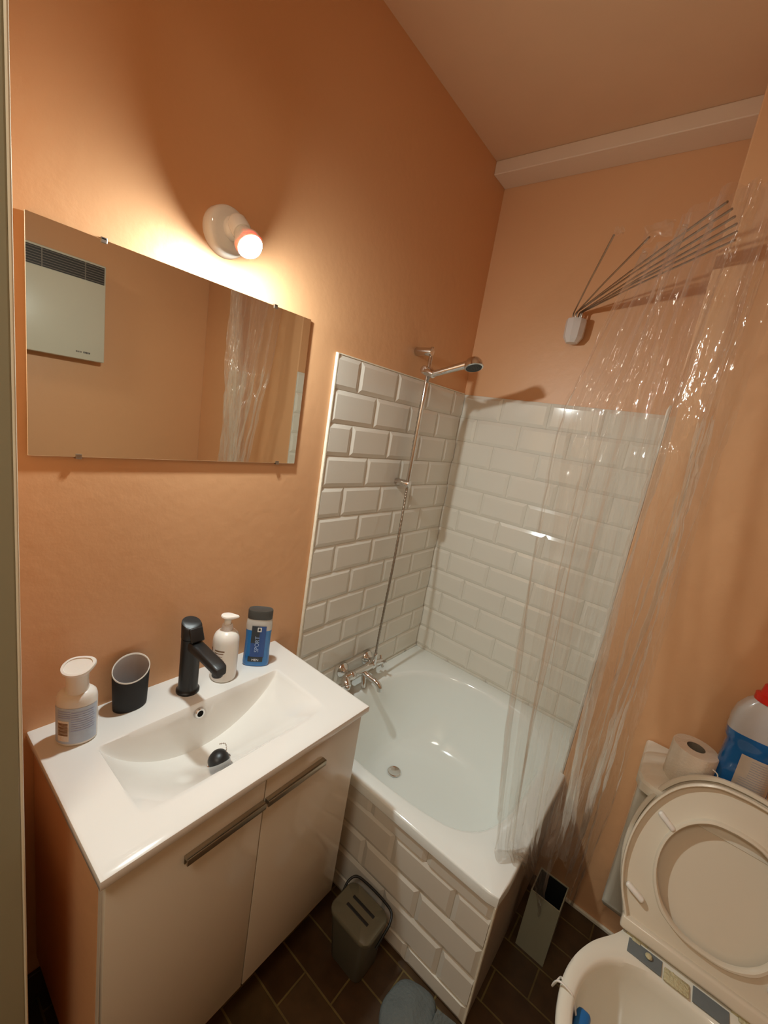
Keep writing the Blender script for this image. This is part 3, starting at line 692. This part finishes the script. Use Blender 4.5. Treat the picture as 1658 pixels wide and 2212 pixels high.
tube(bm, [(0.064, -0.492, 0.510), (0.078, -0.50, 0.470), (0.082, -0.503, 0.450)], 0.009, 14)
obj('spout', bm, M['chrome'], mx_, smooth=60)

# ------------------------------------------------------------------ heater on the right wall (seen in the mirror)
ht = thing('wall_heater', (XR - 0.05, -1.1, 1.547), 'off-white convector heater with a dark grille on the wall, seen in the mirror', 'heater')
hx = 1.600
bm = B(); add_box(bm, hx, -1.36, 1.547, XR - 0.018, -0.878, 2.0, 0.006)
obj('casing', bm, M['heater'], ht, smooth=35)
bm = B(); add_box(bm, hx - 0.0012, -1.352, 1.912, hx + 0.002, -0.886, 1.990)
gr_ = obj('grille', bm, M['heaterdark'], ht)
bm = B()
for i in range(7):
    z = 1.919 + i * 0.0108; add_box(bm, hx - 0.0035, -1.352, z - 0.0011, hx - 0.001, -0.886, z + 0.0011)
for y in (-1.30, -1.13, -0.965): add_box(bm, hx - 0.003, y - 0.002, 1.912, hx - 0.001, y + 0.002, 1.990)
obj('grille_slats', bm, M['slat'], gr_)
for y in (-1.30, -0.98): obj('wall_mount', add_box(B(), XR - 0.018, y, 1.60, XR, y + 0.04, 1.95), M['steel'], ht)
bm = B(); k = 0
for (y, w, hgt) in ((-1.000, 0.004, .0075), (-0.9945, 0.0022, .006), (-0.990, 0.004, .0065), (-0.984, 0.0018, .0065), (-0.9805, 0.0035, .006), (-0.969, 0.0045, .0085), (-0.963, 0.004, .008), (-0.9575, 0.0045, .009), (-0.9515, 0.004, .0085), (-0.946, 0.0045, .008)):
    add_box(bm, hx - 0.0006, y, 1.581 - hgt / 2, hx + 0.0003, y + w, 1.581 + hgt / 2)
obj('maker_mark', bm, M['ink'], ht)

# ------------------------------------------------------------------ curtain frame and curtain
cf = thing('folding_curtain_frame', (0.418, -0.04, 1.93), 'fan of thin steel curtain rods on a white wall knob above the bath', 'curtain frame')
bm = B(); lathe(bm, [(0.034, -0.040), (0.0345, -0.03), (0.036, -0.002), (0.036, 0.018), (0.034, 0.022), (0, 0.022)], (0.421, -0.042, 1.940), (0, 0, 1), 9)
lathe(bm, [(0.0, -0.062), (0.021, -0.060), (0.033, -0.042), (0.034, -0.038)], (0.421, -0.042, 1.940), (0, 0, 1), 9)
add_box(bm, 0.395, -0.03, 1.905, 0.447, 0, 1.955, 0.004)
obj('wall_knob', bm, M['offwhite'], cf, smooth=30)
tips = [(0.630, -0.578, 2.000), (0.700, -0.548, 2.000), (0.842, -0.650, 2.004), (0.850, -0.622, 2.003), (0.856, -0.594, 2.001), (0.860, -0.566, 1.999), (0.862, -0.538, 1.996), (0.860, -0.505, 1.993)]
for i, tpt in enumerate(tips):
    sx = 0.404 + 0.0046 * i; st = Vector((sx, -0.045 + 0.010 * math.sin(i * 1.7), 1.950)); e = Vector(tpt)
    top_ = st + Vector((0, 0, 0.036)); d_ = (e - top_)
    bm = tube(B(), [st, top_ - Vector((0, 0, 0.006)), top_ + d_ * 0.012, top_ + d_ * 0.03, top_ + d_ * 0.5 + Vector((0, 0, 0.004)), e], 0.0026, 8)
    obj('curtain_rod', bm, M['steel'], cf, smooth=60)

cur = thing('shower_curtain', (0.82, -0.6, 0.45), 'crumpled clear plastic shower curtain bunched on the rods and hanging over the bath corner', 'shower curtain')
LV = [(2.00, [(.690, -.500), (.775, -.575), (.860, -.630), (.955, -.585)]),
      (1.85, [(.660, -.545), (.760, -.600), (.850, -.635), (.955, -.575)]),
      (1.60, [(.618, -.600), (.735, -.640), (.840, -.630), (.950, -.550)]),
      (1.20, [(.652, -.640), (.755, -.665), (.850, -.620), (.955, -.490)]),
      (0.80, [(.705, -.700), (.785, -.695), (.865, -.620), (.960, -.420)]),
      (0.48, [(.762, -.735), (.815, -.715), (.880, -.610), (.965, -.395)]),
      (0.20, [(.790, -.735), (.868, -.580), (.885, -.560), (.960, -.350)]),
      (0.00, [(.800, -.735), (.875, -.570), (.890, -.550), (.955, -.330)])]
def levels(z):
    for (za, A), (zb, Bq) in zip(LV, LV[1:]):
        if z >= zb or (zb == 0.0):
            k = min(1, max(0, (za - z) / (za - zb))); return [(a[0] + (b[0] - a[0]) * k, a[1] + (b[1] - a[1]) * k) for a, b in zip(A, Bq)]
KS = (0.0, 0.36, 0.62, 1.0)
def path(z, s):
    P = levels(z)
    # quadratic-smooth interpolation through the four knots
    pts = [Vector((p[0], p[1], 0)) for p in P]
    for i in range(3):
        if s <= KS[i + 1] or i == 2:
            t = (s - KS[i]) / (KS[i + 1] - KS[i]); p0 = pts[max(i - 1, 0)]; p1 = pts[i]; p2 = pts[i + 1]; p3 = pts[min(i + 2, 3)]
            q = 0.5 * ((2 * p1) + (p2 - p0) * t + (2 * p0 - 5 * p1 + 4 * p2 - p3) * t * t + (3 * p1 - p0 - 3 * p2 + p3) * t ** 3)
            return q
def interp(tab, s):
    for (a, va), (b, vb) in zip(tab, tab[1:]):
        if s <= b: k = (s - a) / (b - a); k = k * k * (3 - 2 * k); return va + (vb - va) * k
    return tab[-1][1]
ZB = [(0, .437), (.26, .440), (.34, .36), (.44, .20), (.50, .175), (.56, .27), (.66, .40), (.78, .30), (.90, .10), (1.0, .02)]
ZTOP = [(0, 1.985), (.2, 1.99), (.35, 2.02), (.5, 2.03), (.7, 2.05), (.85, 2.03), (1, 1.95)]
def curtain_mesh(ns=520, nz=300, folds=7.5, seed=0.0, ampk=1.0, s0=0.0, s1=1.0, zmin=None):
    bm = B(); G = []
    for j in range(nz + 1):
        row = []
        for i in range(ns + 1):
            s = s0 + (s1 - s0) * i / ns
            zt_ = interp(ZTOP, s); zb_ = interp(ZB, s)
            if zmin is not None: zb_ = max(zb_, zmin)
            v = j / nz; z = zt_ + (zb_ - zt_) * v
            q = path(z, s); q2 = path(z, min(1, s + 0.01)); q1 = path(z, max(0, s - 0.01)); tg = (q2 - q1).normalized(); nn = Vector((-tg.y, tg.x, 0))
            amp = interp([(0.0, .008), (.3, .014), (.6, .022), (1.2, .026), (1.7, .026), (2.05, .018)], z)
            if z < 0.55: amp = min(amp, 0.016 if s < .34 else .022)
            w = noise.noise(Vector((s * 2.3, z * 0.9, seed + 3.1)))
            ph = 2 * PI * (folds * s + 1.1 * w)
            N = lambda f, zf, k: noise.noise(Vector((s * f, z * zf, seed + k)))
            off = amp * ampk * (1.7 * N(8, 0.6, 9) + 1.3 * N(15, 0.9, 13) + 0.5 * N(31, 1.2, 17) + 0.45 * math.sin(ph))
            tan_ = amp * (1.0 * N(9, 0.6, 41) + 0.3 * N(21, 0.9, 43))
            cr = 0.0065 * noise.noise(Vector((s * 22, z * 3.0, seed))) + 0.0026 * noise.noise(Vector((s * 60, z * 2.4, seed + 5))) + 0.0018 * noise.noise(Vector((s * 130, z * 22, seed + 8)))
            cr += 0.0014 * max(0, 1 - abs(noise.noise(Vector((s * 34 + w, z * 1.6, seed + 31)))) * 7)
            # sharp crease network in the upper middle, as in crumpled film
            rg = 1 - abs(noise.noise(Vector((s * 16 + 2, z * 6.5, seed + 20)))) * 4
            cr += 0.0050 * max(0, rg) * interp([(0, .6), (1.0, .7), (1.5, 1.3), (2.05, .9)], z)
            p = q + nn * (off + cr) + tg * (tan_ * (0.0 if s < 0.01 or s > 0.99 else 1.0))
            if z < ZR + 0.015 and p.x < LX + 0.012:
                if s < 0.30: z = ZR + 0.0035 + 0.002 * (1 + math.sin(ph))
                else: p.x = LX + 0.012 + 0.004 * abs(math.sin(ph))
            if z < ZR + 0.02 and s < 0.30: p.x = min(p.x, LX - 0.006)
            p.y = min(p.y, YP - 0.012)
            row.append(bm.verts.new((p.x, p.y, z)))
        G.append(row)
    for j in range(nz):
        for i in range(ns): bm.faces.new((G[j][i], G[j + 1][i], G[j + 1][i + 1], G[j][i + 1]))
    return bm
obj('curtain_sheet', curtain_mesh(), M['sheet'], cur, smooth=180)
obj('curtain_sheet', curtain_mesh(ns=340, nz=240, folds=5.0, seed=17.0, ampk=1.15, s0=0.18, s1=0.86, zmin=0.42), M['sheet'], cur, smooth=180)
# torn scraps of film still hooked on the two loose rods
for (cx_, cy_, cz_, w_, h_, sd_) in ((0.640, -0.580, 2.005, 0.022, 0.020, 1.0), (0.715, -0.548, 2.012, 0.060, 0.034, 2.0)):
    bm = B(); G = []
    for j in range(21):
        G.append([bm.verts.new((cx_ + w_ * (i / 26 - .5) * (1 - .2 * noise.noise(Vector((j * .2, sd_, 0)))), cy_ + 0.018 * noise.noise(Vector((i * .14, j * .12, sd_))) - 0.2 * w_ * (i / 26 - .5), cz_ + h_ * (0.5 - j / 20) + 0.012 * noise.noise(Vector((i * .11, sd_ * 3, j * .05))))) for i in range(27)])
    for j in range(20):
        for i in range(26): bm.faces.new((G[j][i], G[j + 1][i], G[j + 1][i + 1], G[j][i + 1]))
    obj('curtain_scrap', bm, M['sheet'], cur, smooth=180)

# ------------------------------------------------------------------ toilet
TX = 1.205
toilet = thing('toilet', (TX, -0.75, 0), 'cream white toilet with seat and lid raised against its cistern beside the bath', 'toilet')
def closed(half, cxp, n=96, cy=-0.86):
    pts = [(cxp + x, y) for x, y in half] + [(cxp - x, y) for x, y in reversed(half[1:-1])]
    c_ = smoothpts([(p[0], p[1], 0) for p in pts + [pts[0]]], 10)[:-1]
    A = sorted([(math.atan2(p.y - cy, p.x - cxp), math.hypot(p.x - cxp, p.y - cy)) for p in c_]); o = []
    for i in range(n):
        t = -PI + 2 * PI * (i + .5) / n
        for (a0, r0), (a1, r1) in zip(A, A[1:] + [(A[0][0] + 2 * PI, A[0][1])]):
            if a0 <= t <= a1: r = r0 + (r1 - r0) * (t - a0) / max(1e-9, a1 - a0); break
        else: r = A[0][1]
        o.append((cxp + r * math.cos(t), cy + r * math.sin(t)))
    return o
PX = 1.190
oh = [(0, -1.095), (.08, -1.08), (.15, -1.03), (.195, -.95), (.211, -.87), (.207, -.80), (.180, -.725), (.135, -.655), (.115, -.60), (.112, -.53), (.108, -.485), (.0, -.48)]
ih = [(0, -1.060), (.07, -1.045), (.125, -1.00), (.165, -.94), (.181, -.87), (.172, -.80), (.138, -.738), (.080, -.703), (0, -.692)]
oo = closed(oh, PX); ii = closed(ih, PX)
def rz(src, s, z, dy=0.0, cy=-0.86): return [Vector((PX + (x - PX) * s, cy + (y - cy) * s + dy, z)) for x, y in src]
lerp = lambda A, Bq, k, z: [Vector((a[0] + (b[0] - a[0]) * k, a[1] + (b[1] - a[1]) * k, z)) for a, b in zip(A, Bq)]
rings = [rz(oo, 0.58, 0, 0.12), rz(oo, 0.58, 0.03, 0.12), rz(oo, 0.60, 0.12, 0.11), rz(oo, 0.72, 0.24, 0.07), rz(oo, 0.90, 0.33, 0.02), rz(oo, 0.985, 0.375, 0.003), rz(oo, 1.0, 0.390), rz(oo, 0.995, 0.398), lerp(oo, ii, 0.22, 0.402), lerp(oo, ii, 0.8, 0.402),
         lerp(oo, ii, 0.97, 0.399), rz(ii, 0.985, 0.388), rz(ii, 0.97, 0.365), rz(ii, 0.90, 0.32), rz(ii, 0.74, 0.26), rz(ii, 0.56, 0.215), rz(ii, 0.40, 0.19), rz(ii, 0.2, 0.18)]
obj('pan', loft(B(), rings), M['toilet'], toilet, smooth=50)
obj('pan_water', loft(B(), [rz(ii, 0.565, 0.214), rz(ii, 0.3, 0.2145), rz(ii, 0.05, 0.2145)], (False, True)), M['water'], toilet)
# grime pads, bolts and limescale on the deck
for x0_, x1_ in ((1.078, 1.146), (1.204, 1.268)):
    obj('hinge_pad', add_box(B(), x0_, -0.688, 0.401, x1_, -0.652, 0.4045, 0.0012), M['hingegrey'], toilet)
bm = B(); add_box(bm, 1.150, -0.690, 0.401, 1.198, -0.660, 0.406, 0.002)
for k in range(30): ball(bm, (1.152 + random.random() * .045, -0.688 + random.random() * .028, 0.4045), random.uniform(.002, .004), 8, (1, 1, .5))
obj('limescale_crust', bm, M['limescale'], toilet, smooth=60)
# cistern
tk0, tk1 = 1.002, 1.400
bm = B(); add_box(bm, tk0 + 0.004, -0.470, 0.17, tk1, YP - 0.004, 0.665, 0.0)
bmesh.ops.bevel(bm, geom=[e for e in bm.edges if abs(e.verts[0].co.z - e.verts[1].co.z) < 1e-4 and e.verts[0].co.z < 0.2], offset=0.055, segments=8, profile=0.5, affect='EDGES')
bmesh.ops.bevel(bm, geom=[e for e in bm.edges if abs(e.verts[0].co.z - e.verts[1].co.z) > 0.2], offset=0.022, segments=5, profile=0.5, affect='EDGES')
for v in bm.verts:
    k = (0.665 - v.co.z) / 0.5; v.co.x = TX + (v.co.x - TX) * (1 - 0.05 * k)
    if v.co.y < -0.38: v.co.y += 0.06 * k
obj('cistern', bm, M['toilet'], toilet, smooth=45)
bm = B(); 
def lidring(ins, z):
    a, b_, c_, d_ = tk0 - 0.003 + ins, tk1 + 0.005 - ins, -0.508 + ins, YP - 0.003 - ins * .3; ch = 0.040; 
    return [Vector(p) for p in ((a + ch, c_, z), (b_ - ch, c_, z), (b_ - ch * .3, c_ + ch * .3, z), (b_, c_ + ch, z), (b_, d_, z), (a, d_, z), (a, c_ + ch, z), (a + ch * .3, c_ + ch * .3, z))]
loft(bm, [lidring(0.004, 0.664), lidring(0.0, 0.668), lidring(0.0, 0.690), lidring(0.004, 0.697), lidring(0.014, 0.701)])
obj('cistern_lid', bm, M['toilet'], toilet, smooth=35)
# raised seat: local frame
SO = Vector((TX, -0.650, 0.41)); SV = Vector((0, 0.15, 0.36)).normalized(); SU = Vector((1, 0, 0)); SN = SU.cross(SV)   # SN points towards the room
SMt = Matrix((SU, SV, SN)).transposed().to_4x4(); SMt = Matrix.Translation(SO) @ SMt
so = [(0, .408), (.06, .400), (.118, .362), (.158, .300), (.180, .225), (.184, .150), (.172, .085), (.150, .035), (.135, .012), (.06, .010), (0, .010)]
si = [(0, .322), (.045, .315), (.085, .285), (.110, .240), (.118, .190), (.110, .140), (.085, .095), (.045, .068), (0, .062)]
def closed2(half, cy=0.20, n=112): return closed(half, 0.0, n, cy)
sO = closed2(so); sI = closed2(si)
def band(k, h): return [Vector((a[0] + (b[0] - a[0]) * k, a[1] + (b[1] - a[1]) * k, h)) for a, b in zip(sI, sO)]
bm = loft(B(), [band(1.0, -0.018), band(1.015, -0.006), band(1.0, 0.0), band(0.95, 0.001), band(0.93, -0.001), band(0.90, -0.012), band(0.40, -0.012), band(0.13, -0.008), band(0.09, 0.0), band(0.03, 0.001), band(0, -0.002), band(-0.01, -0.018), band(0.1, -0.021), band(0.9, -0.021)], wrap=True, mtx=SMt)
st = obj('seat', bm, M['seat'], toilet, smooth=45)
def cap(bm, u, v, ang, l=0.022, w=0.0065, h=0.011):
    mt = SMt @ Matrix.Translation((u, v, -0.006)) @ Matrix.Rotation(ang, 4, 'Z')
    add_box(bm, -l, -w, -0.006, l, w, h, 0.0055, 4, mt); return bm
for u, v, a_ in ((-.125, .270, -0.55), (-.142, .086, -0.38), (.135, .27, 0.55), (.128, .082, 0.3)):
    obj('seat_buffer', cap(B(), u, v, a_), M['whiteplastic'], st, smooth=50)
bm = B(); mt = SMt; add_box(bm, -.152, 0.0, -0.03, .150, 0.030, 0.0035, 0.007, 4, mt)
obj('seat_rail', bm, M['seat'], st, smooth=50)
lo = [(x * 1.03, y + .012 if y > .05 else y) for x, y in so]
lO = closed2(lo)
def lr(s, h): return [Vector((x * s, 0.2 + (y - .2) * s, h)) for x, y in lO]
bm = loft(B(), [lr(1.0, -0.025), lr(1.012, -0.030), lr(1.01, -0.042), lr(0.97, -0.046), lr(0.4, -0.047)], mtx=SMt, closed_ends=(False, True))
loft(bm, [lr(1.0, -0.025), lr(0.965, -0.0255), lr(0.95, -0.033), lr(0.5, -0.034), lr(0.05, -0.034)], mtx=SMt, closed_ends=(False, True))
obj('seat_lid', bm, M['seat'], toilet, smooth=45)
for u in (-0.112, 0.088):
    bm = B(); p_ = SMt @ Vector((u, -0.002, -0.012)); cyl(bm, p_ - Vector((0.022, 0, 0)), p_ + Vector((0.022, 0, 0)), 0.0075, n=16, bev=0.001)
    add_box(bm, p_.x - 0.010, p_.y - 0.016, 0.402, p_.x + 0.008, p_.y + 0.008, p_.z + 0.002, 0.0025)
    ball(bm, (p_.x + 0.026, -0.668, 0.408), 0.0075, 12, (1, 1, .6))
    obj('seat_hinge', bm, M['limescale'], toilet, smooth=40)
# rim freshener hung on the pan
fr_ = thing('rim_freshener', (1.03, -0.86, 0.33), 'vivid blue rim block hung inside the toilet pan on a white wire hook', 'toilet freshener')
bm = B(); add_box(bm, 1.018, -0.905, 0.300, 1.046, -0.845, 0.372, 0.009, 4); obj('blue_block', bm, M['bluecap'], fr_, smooth=50)
bm = tube(B(), smoothpts([(1.020, -0.868, 0.365), (1.006, -0.868, 0.398), (0.998, -0.868, 0.4065), (0.978, -0.868, 0.409), (0.969, -0.868, 0.400), (0.966, -0.865, 0.380), (0.969, -0.850, 0.372), (0.975, -0.842, 0.386), (0.979, -0.850, 0.398)], 6), 0.0021, 8)
obj('wire_hook', bm, M['whiteplastic'], fr_, smooth=60)

# ------------------------------------------------------------------ on the cistern
rollx, rolly, zc_ = 1.098, -0.402, 0.7012
roll = thing('toilet_roll', (rollx, rolly, zc_), 'white toilet paper roll standing on the left of the cistern lid', 'toilet roll')
bm = B(); RH = 0.098
prof = [(0.0205, 0.0), (0.049, 0.0), (0.0505, 0.002), (0.0505, RH - 0.002), (0.049, RH), (0.0205, RH)]
lathe(bm, prof, (rollx, rolly, zc_), (0, 0, 1), 64, cap=False)
obj('paper', bm, M['paper'], roll, smooth=40)
bm = B(); lathe(bm, [(0.0205, 0.0005), (0.0205, RH - 0.0005), (0.0195, RH - 0.0005), (0.0195, 0.0005)], (rollx, rolly, zc_), (0, 0, 1), 48, cap=False)
obj('cardboard_core', bm, M['card'], roll, smooth=40)
bm = wrap_label(B(), rollx, rolly, 0.0505, 0.0505, 0, math.radians(-60), math.radians(-20), zc_ + 0.001, zc_ + RH - 0.001, 10, 0.0010)
obj('loose_end', bm, M['paper'], roll, smooth=60)
hk = thing('wire_hook', (1.148, -0.43, 0.705), 'thin white wire hook hanging between the toilet roll and the blue bottle', 'hook')
bm = tube(B(), smoothpts([(1.136, -0.452, 0.790), (1.146, -0.452, 0.785), (1.149, -0.452, 0.775), (1.146, -0.455, 0.750), (1.142, -0.458, 0.722), (1.144, -0.460, 0.708), (1.150, -0.460, 0.706), (1.153, -0.458, 0.716), (1.152, -0.456, 0.726)], 6), 0.0014, 8)
obj('wire', bm, M['whiteplastic'], hk, smooth=60)
bx, by = 1.196, -0.392
cb = thing('cleaner_bottle', (bx, by, zc_), 'tall bottle of blue cleaning liquid with a red cap on the cistern lid', 'bottle')
def br2(a, b, z, dx=0.0): return [Vector((bx + dx + a * math.copysign(abs(math.cos(t)) ** .7, math.cos(t)), by + b * math.copysign(abs(math.sin(t)) ** .7, math.sin(t)), zc_ + z)) for t in [2 * PI * k / 48 for k in range(48)]]
bm = loft(B(), [br2(.054, .033, 0), br2(.058, .036, .004), br2(.058, .036, .036), br2(.0565, .035, .040), br2(.053, .034, .09), br2(.051, .033, .145), br2(.052, .033, .165), br2(.057, .035, .173), br2(.058, .036, .195)])
obj('liquid_body', bm, M['cleaner'], cb, smooth=45)
bm = loft(B(), [br2(.058, .036, .195), br2(.058, .036, .225), br2(.053, .034, .252), br2(.040, .028, .275), br2(.024, .022, .290)], (False, True))
obj('clear_shoulder', bm, M['frost'], cb, smooth=45)
bm = B(); lathe(bm, [(0, .286), (.030, .286), (.030, .300), (.022, .303), (.019, .325), (0, .326)], (bx, by, zc_), (0, 0, 1), 40)
obj('red_cap', bm, M['red'], cb, smooth=45)
def blab(u0, u1, z0, z1, d):
    bm = B(); cols = []
    for i in range(11):
        u = u0 + (u1 - u0) * i / 10; z_ = min(1, abs(u) / 0.0545); y = by - 0.0345 * (max(0, 1 - z_ ** (2 / .7))) ** (.35) - d
        cols.append((bm.verts.new((bx + u, y, zc_ + z0)), bm.verts.new((bx + u, y, zc_ + z1))))
    for (a, b), (c_, d_) in zip(cols, cols[1:]): bm.faces.new((a, c_, d_, b))
    return bm
lb2 = obj('back_label', blab(-.018, .050, .050, .150, .0012), M['labelbuff'], cb)
bm = B()
for i in range(13):
    z0 = .066 + i * .0062; b2 = blab(.004 if i > 4 else -.010, .044, z0, z0 + .0016, .0017); me_ = bpy.data.meshes.new('t'); b2.to_mesh(me_); b2.free(); bm.from_mesh(me_)
obj('label_print', bm, M['inkgrey'], lb2)
bm = blab(.010, .028, .053, .062, .0018)
obj('dark_print', bm, M['ink'], lb2)
bm = B(); lathe(bm, [(0.003, 0), (0.005, 0)], (bx - .010, by - .0365, zc_ + .058), (0, -1, 0), 20, cap=False); obj('ring_print', bm, M['labelblue2'], lb2)

# ------------------------------------------------------------------ waste bin under the cabinet edge
wbn = thing('waste_bin', (0.503, -0.93, 0), 'small grey-green bin with a slotted lid and black handle, beside the cabinet', 'waste bin')
bcx, bcy = 0.503, -0.928
def rrect(cx, cy, a, b, r, z, n=8, tilt=0.0):
    o = []
    for (sx, sy, t0) in ((1, 1, 0), (-1, 1, PI / 2), (-1, -1, PI), (1, -1, 3 * PI / 2)):
        for k in range(n + 1):
            t = t0 + PI / 2 * k / n; x = sx * (a - r) + r * math.cos(t); y = sy * (b - r) + r * math.sin(t)
            o.append(Vector((cx + x, cy + y, z + tilt * y)))
    return o
bm = loft(B(), [rrect(bcx + .004, bcy + .006, .050, .044, .018, 0), rrect(bcx + .004, bcy + .006, .054, .047, .020, .006), rrect(bcx, bcy, .068, .050, .024, .150), rrect(bcx, bcy, .066, .048, .023, .151)])
obj('bin_body', bm, M['binbody'], wbn, smooth=45)
bm = loft(B(), [rrect(bcx, bcy, .069, .051, .025, .151), rrect(bcx, bcy, .0715, .0535, .027, .154), rrect(bcx, bcy, .0715, .0535, .027, .164), rrect(bcx, bcy, .068, .050, .025, .168), rrect(bcx, bcy, .03, .02, .008, .169)])
ld = obj('bin_lid', bm, M['binlid'], wbn, smooth=45)
bm = B()
for y in (bcy - 0.010, bcy + 0.016): add_box(bm, bcx - .038, y - .0045, .166, bcx + .040, y + .0045, .1702, .0018, 2)
obj('lid_slot', bm, M['binblack'], ld)
bm = B(); pts = smoothpts([(bcx + .074, bcy - .005, .120), (bcx + .077, bcy + .02, .145), (bcx + .078, bcy + .040, .162), (bcx + .066, bcy + .060, .171), (bcx + .03, bcy + .0655, .174), (bcx - .03, bcy + .0655, .174), (bcx - .066, bcy + .060, .171), (bcx - .078, bcy + .040, .162), (bcx - .077, bcy + .02, .145), (bcx - .074, bcy - .005, .120)], 8)
tube(bm, pts, 0.0036, 10)
obj('carry_handle', bm, M['binblack'], wbn, smooth=60)

# tall square holder between bath and toilet
th = thing('brush_holder', (0.888, -0.49, 0), 'tall narrow pale square container, open and black inside, between bath and toilet', 'container')
hx0, hx1, hy0, hy1, hz = 0.846, 0.931, -0.545, -0.452, 0.212
bm = B(); w_ = 0.003
R1 = lambda a, z: [Vector(p) for p in ((hx0 + a, hy0 + a, z), (hx1 - a, hy0 + a, z), (hx1 - a, hy1 - a, z), (hx0 + a, hy1 - a, z))]
loft(bm, [R1(0, 0), R1(0, hz), R1(w_, hz), R1(w_, hz - 0.004)], (True, False))
obj('outer_shell', bm, M['holder'], th)
bm = loft(B(), [R1(w_ + .0003, hz - 0.003), R1(w_ + .0003, 0.006)], (False, True)); obj('dark_inside', bm, M['void'], th)

# cloth on the floor
def blob(cx, cy, rx, ry, h, seed, n=40, m_=14, fr=1.0):
    bm = B(); rings = []
    for j in range(m_ + 1):
        k = j / m_; r = []
        for i in range(n):
            t = 2 * PI * i / n; f = 1 + 0.16 * noise.noise(Vector((math.cos(t) * 1.3, math.sin(t) * 1.3, seed)))
            rr_ = math.sin(k * PI / 2) ** 0.8; x = cx + rx * rr_ * f * math.cos(t); y = cy + ry * rr_ * f * math.sin(t)
            z = h * math.cos(k * PI / 2) ** 0.8 * (1 + 0.35 * noise.noise(Vector((x * 26 * fr, y * 26 * fr, seed)))) + 0.002
            r.append(Vector((x, min(y, YA - 0.006), max(0.0012, z))))
        rings.append(r)
    return loft(bm, rings[1:], (True, True))
cl = blob(0.700, -0.925, 0.072, 0.085, 0.030, 4.2, fr=0.8)
tag(obj('floor_cloth', cl, M['cloth'], smooth=60, base=(0.69, -0.90, 0)), 'bundled grey-blue cloth lying on the floor at the foot of the tiled bath', 'cloth')
bm = B(); pts = [(0.752, -0.868), (0.800, -0.846), (0.818, -0.862), (0.80, -0.925), (0.755, -0.93)]
loft(bm, [[Vector((x, y, 0.001)) for x, y in pts], [Vector((x, y, 0.016 + 0.02 * (i == 0))) for i, (x, y) in enumerate(pts)]])
tag(obj('folded_cloth', bm, M['cloth'], base=(0.78, -0.88, 0)), 'small grey-blue folded cloth on the floor at the bath corner', 'cloth')
bm = B(); ball(bm, (0.842, -0.872, 0.013), 0.013, 20, (1, 1, .95))
tag(obj('small_cap', bm, M['whiteplastic'], smooth=60, base=(0.842, -0.872, 0)), 'small round white cap on the floor by the bath corner', 'cap')

# ------------------------------------------------------------------ light and camera
wld = bpy.data.worlds.new('world'); S.world = wld; wld.use_nodes = True
wld.node_tree.nodes['Background'].inputs[0].default_value = (1.0, 0.85, 0.65, 1); wld.node_tree.nodes['Background'].inputs[1].default_value = 0.02
al = bpy.data.lights.new('hall_fill', 'AREA'); al.shape = 'DISK'; al.size = 0.5; al.energy = 11; al.color = (1.0, 0.93, 0.78)  # unseen soft fill added behind the camera, brightens cabinet front through the doorway
ao = bpy.data.objects.new('hall_fill', al); ao.location = (0.85, -2.35, H - 0.05); COL.objects.link(ao)
cam = bpy.data.cameras.new('camera'); co = bpy.data.objects.new('camera', cam); COL.objects.link(co)
r = Vector((0.7691187, 0.61865162, 0.16039511)); u = Vector((-0.25386065, 0.06540577, 0.96502687)); d = Vector((-0.58652467, 0.78293822, -0.2073561))
mw = Matrix((r, u, -d)).transposed().to_4x4(); mw.translation = (0.96272, -1.73246, 1.49179); co.matrix_world = mw
cam.sensor_fit = 'VERTICAL'; cam.sensor_height = 36; cam.lens = 913.4031 / 2212 * 36; cam.clip_start = 0.01; cam.clip_end = 20
S.camera = co
S.view_settings.view_transform = 'Standard'; S.view_settings.look = 'None'; S.view_settings.exposure = 0.0; S.view_settings.gamma = 1.0; S.view_settings.use_curve_mapping = False
S.cycles.transparent_max_bounces = 40; S.cycles.max_bounces = 9; S.cycles.diffuse_bounces = 5; S.cycles.glossy_bounces = 6
S.cycles.use_adaptive_sampling = True; S.cycles.adaptive_threshold = 0.05
S.cycles.caustics_reflective = False; S.cycles.caustics_refractive = False; S.cycles.sample_clamp_indirect = 4
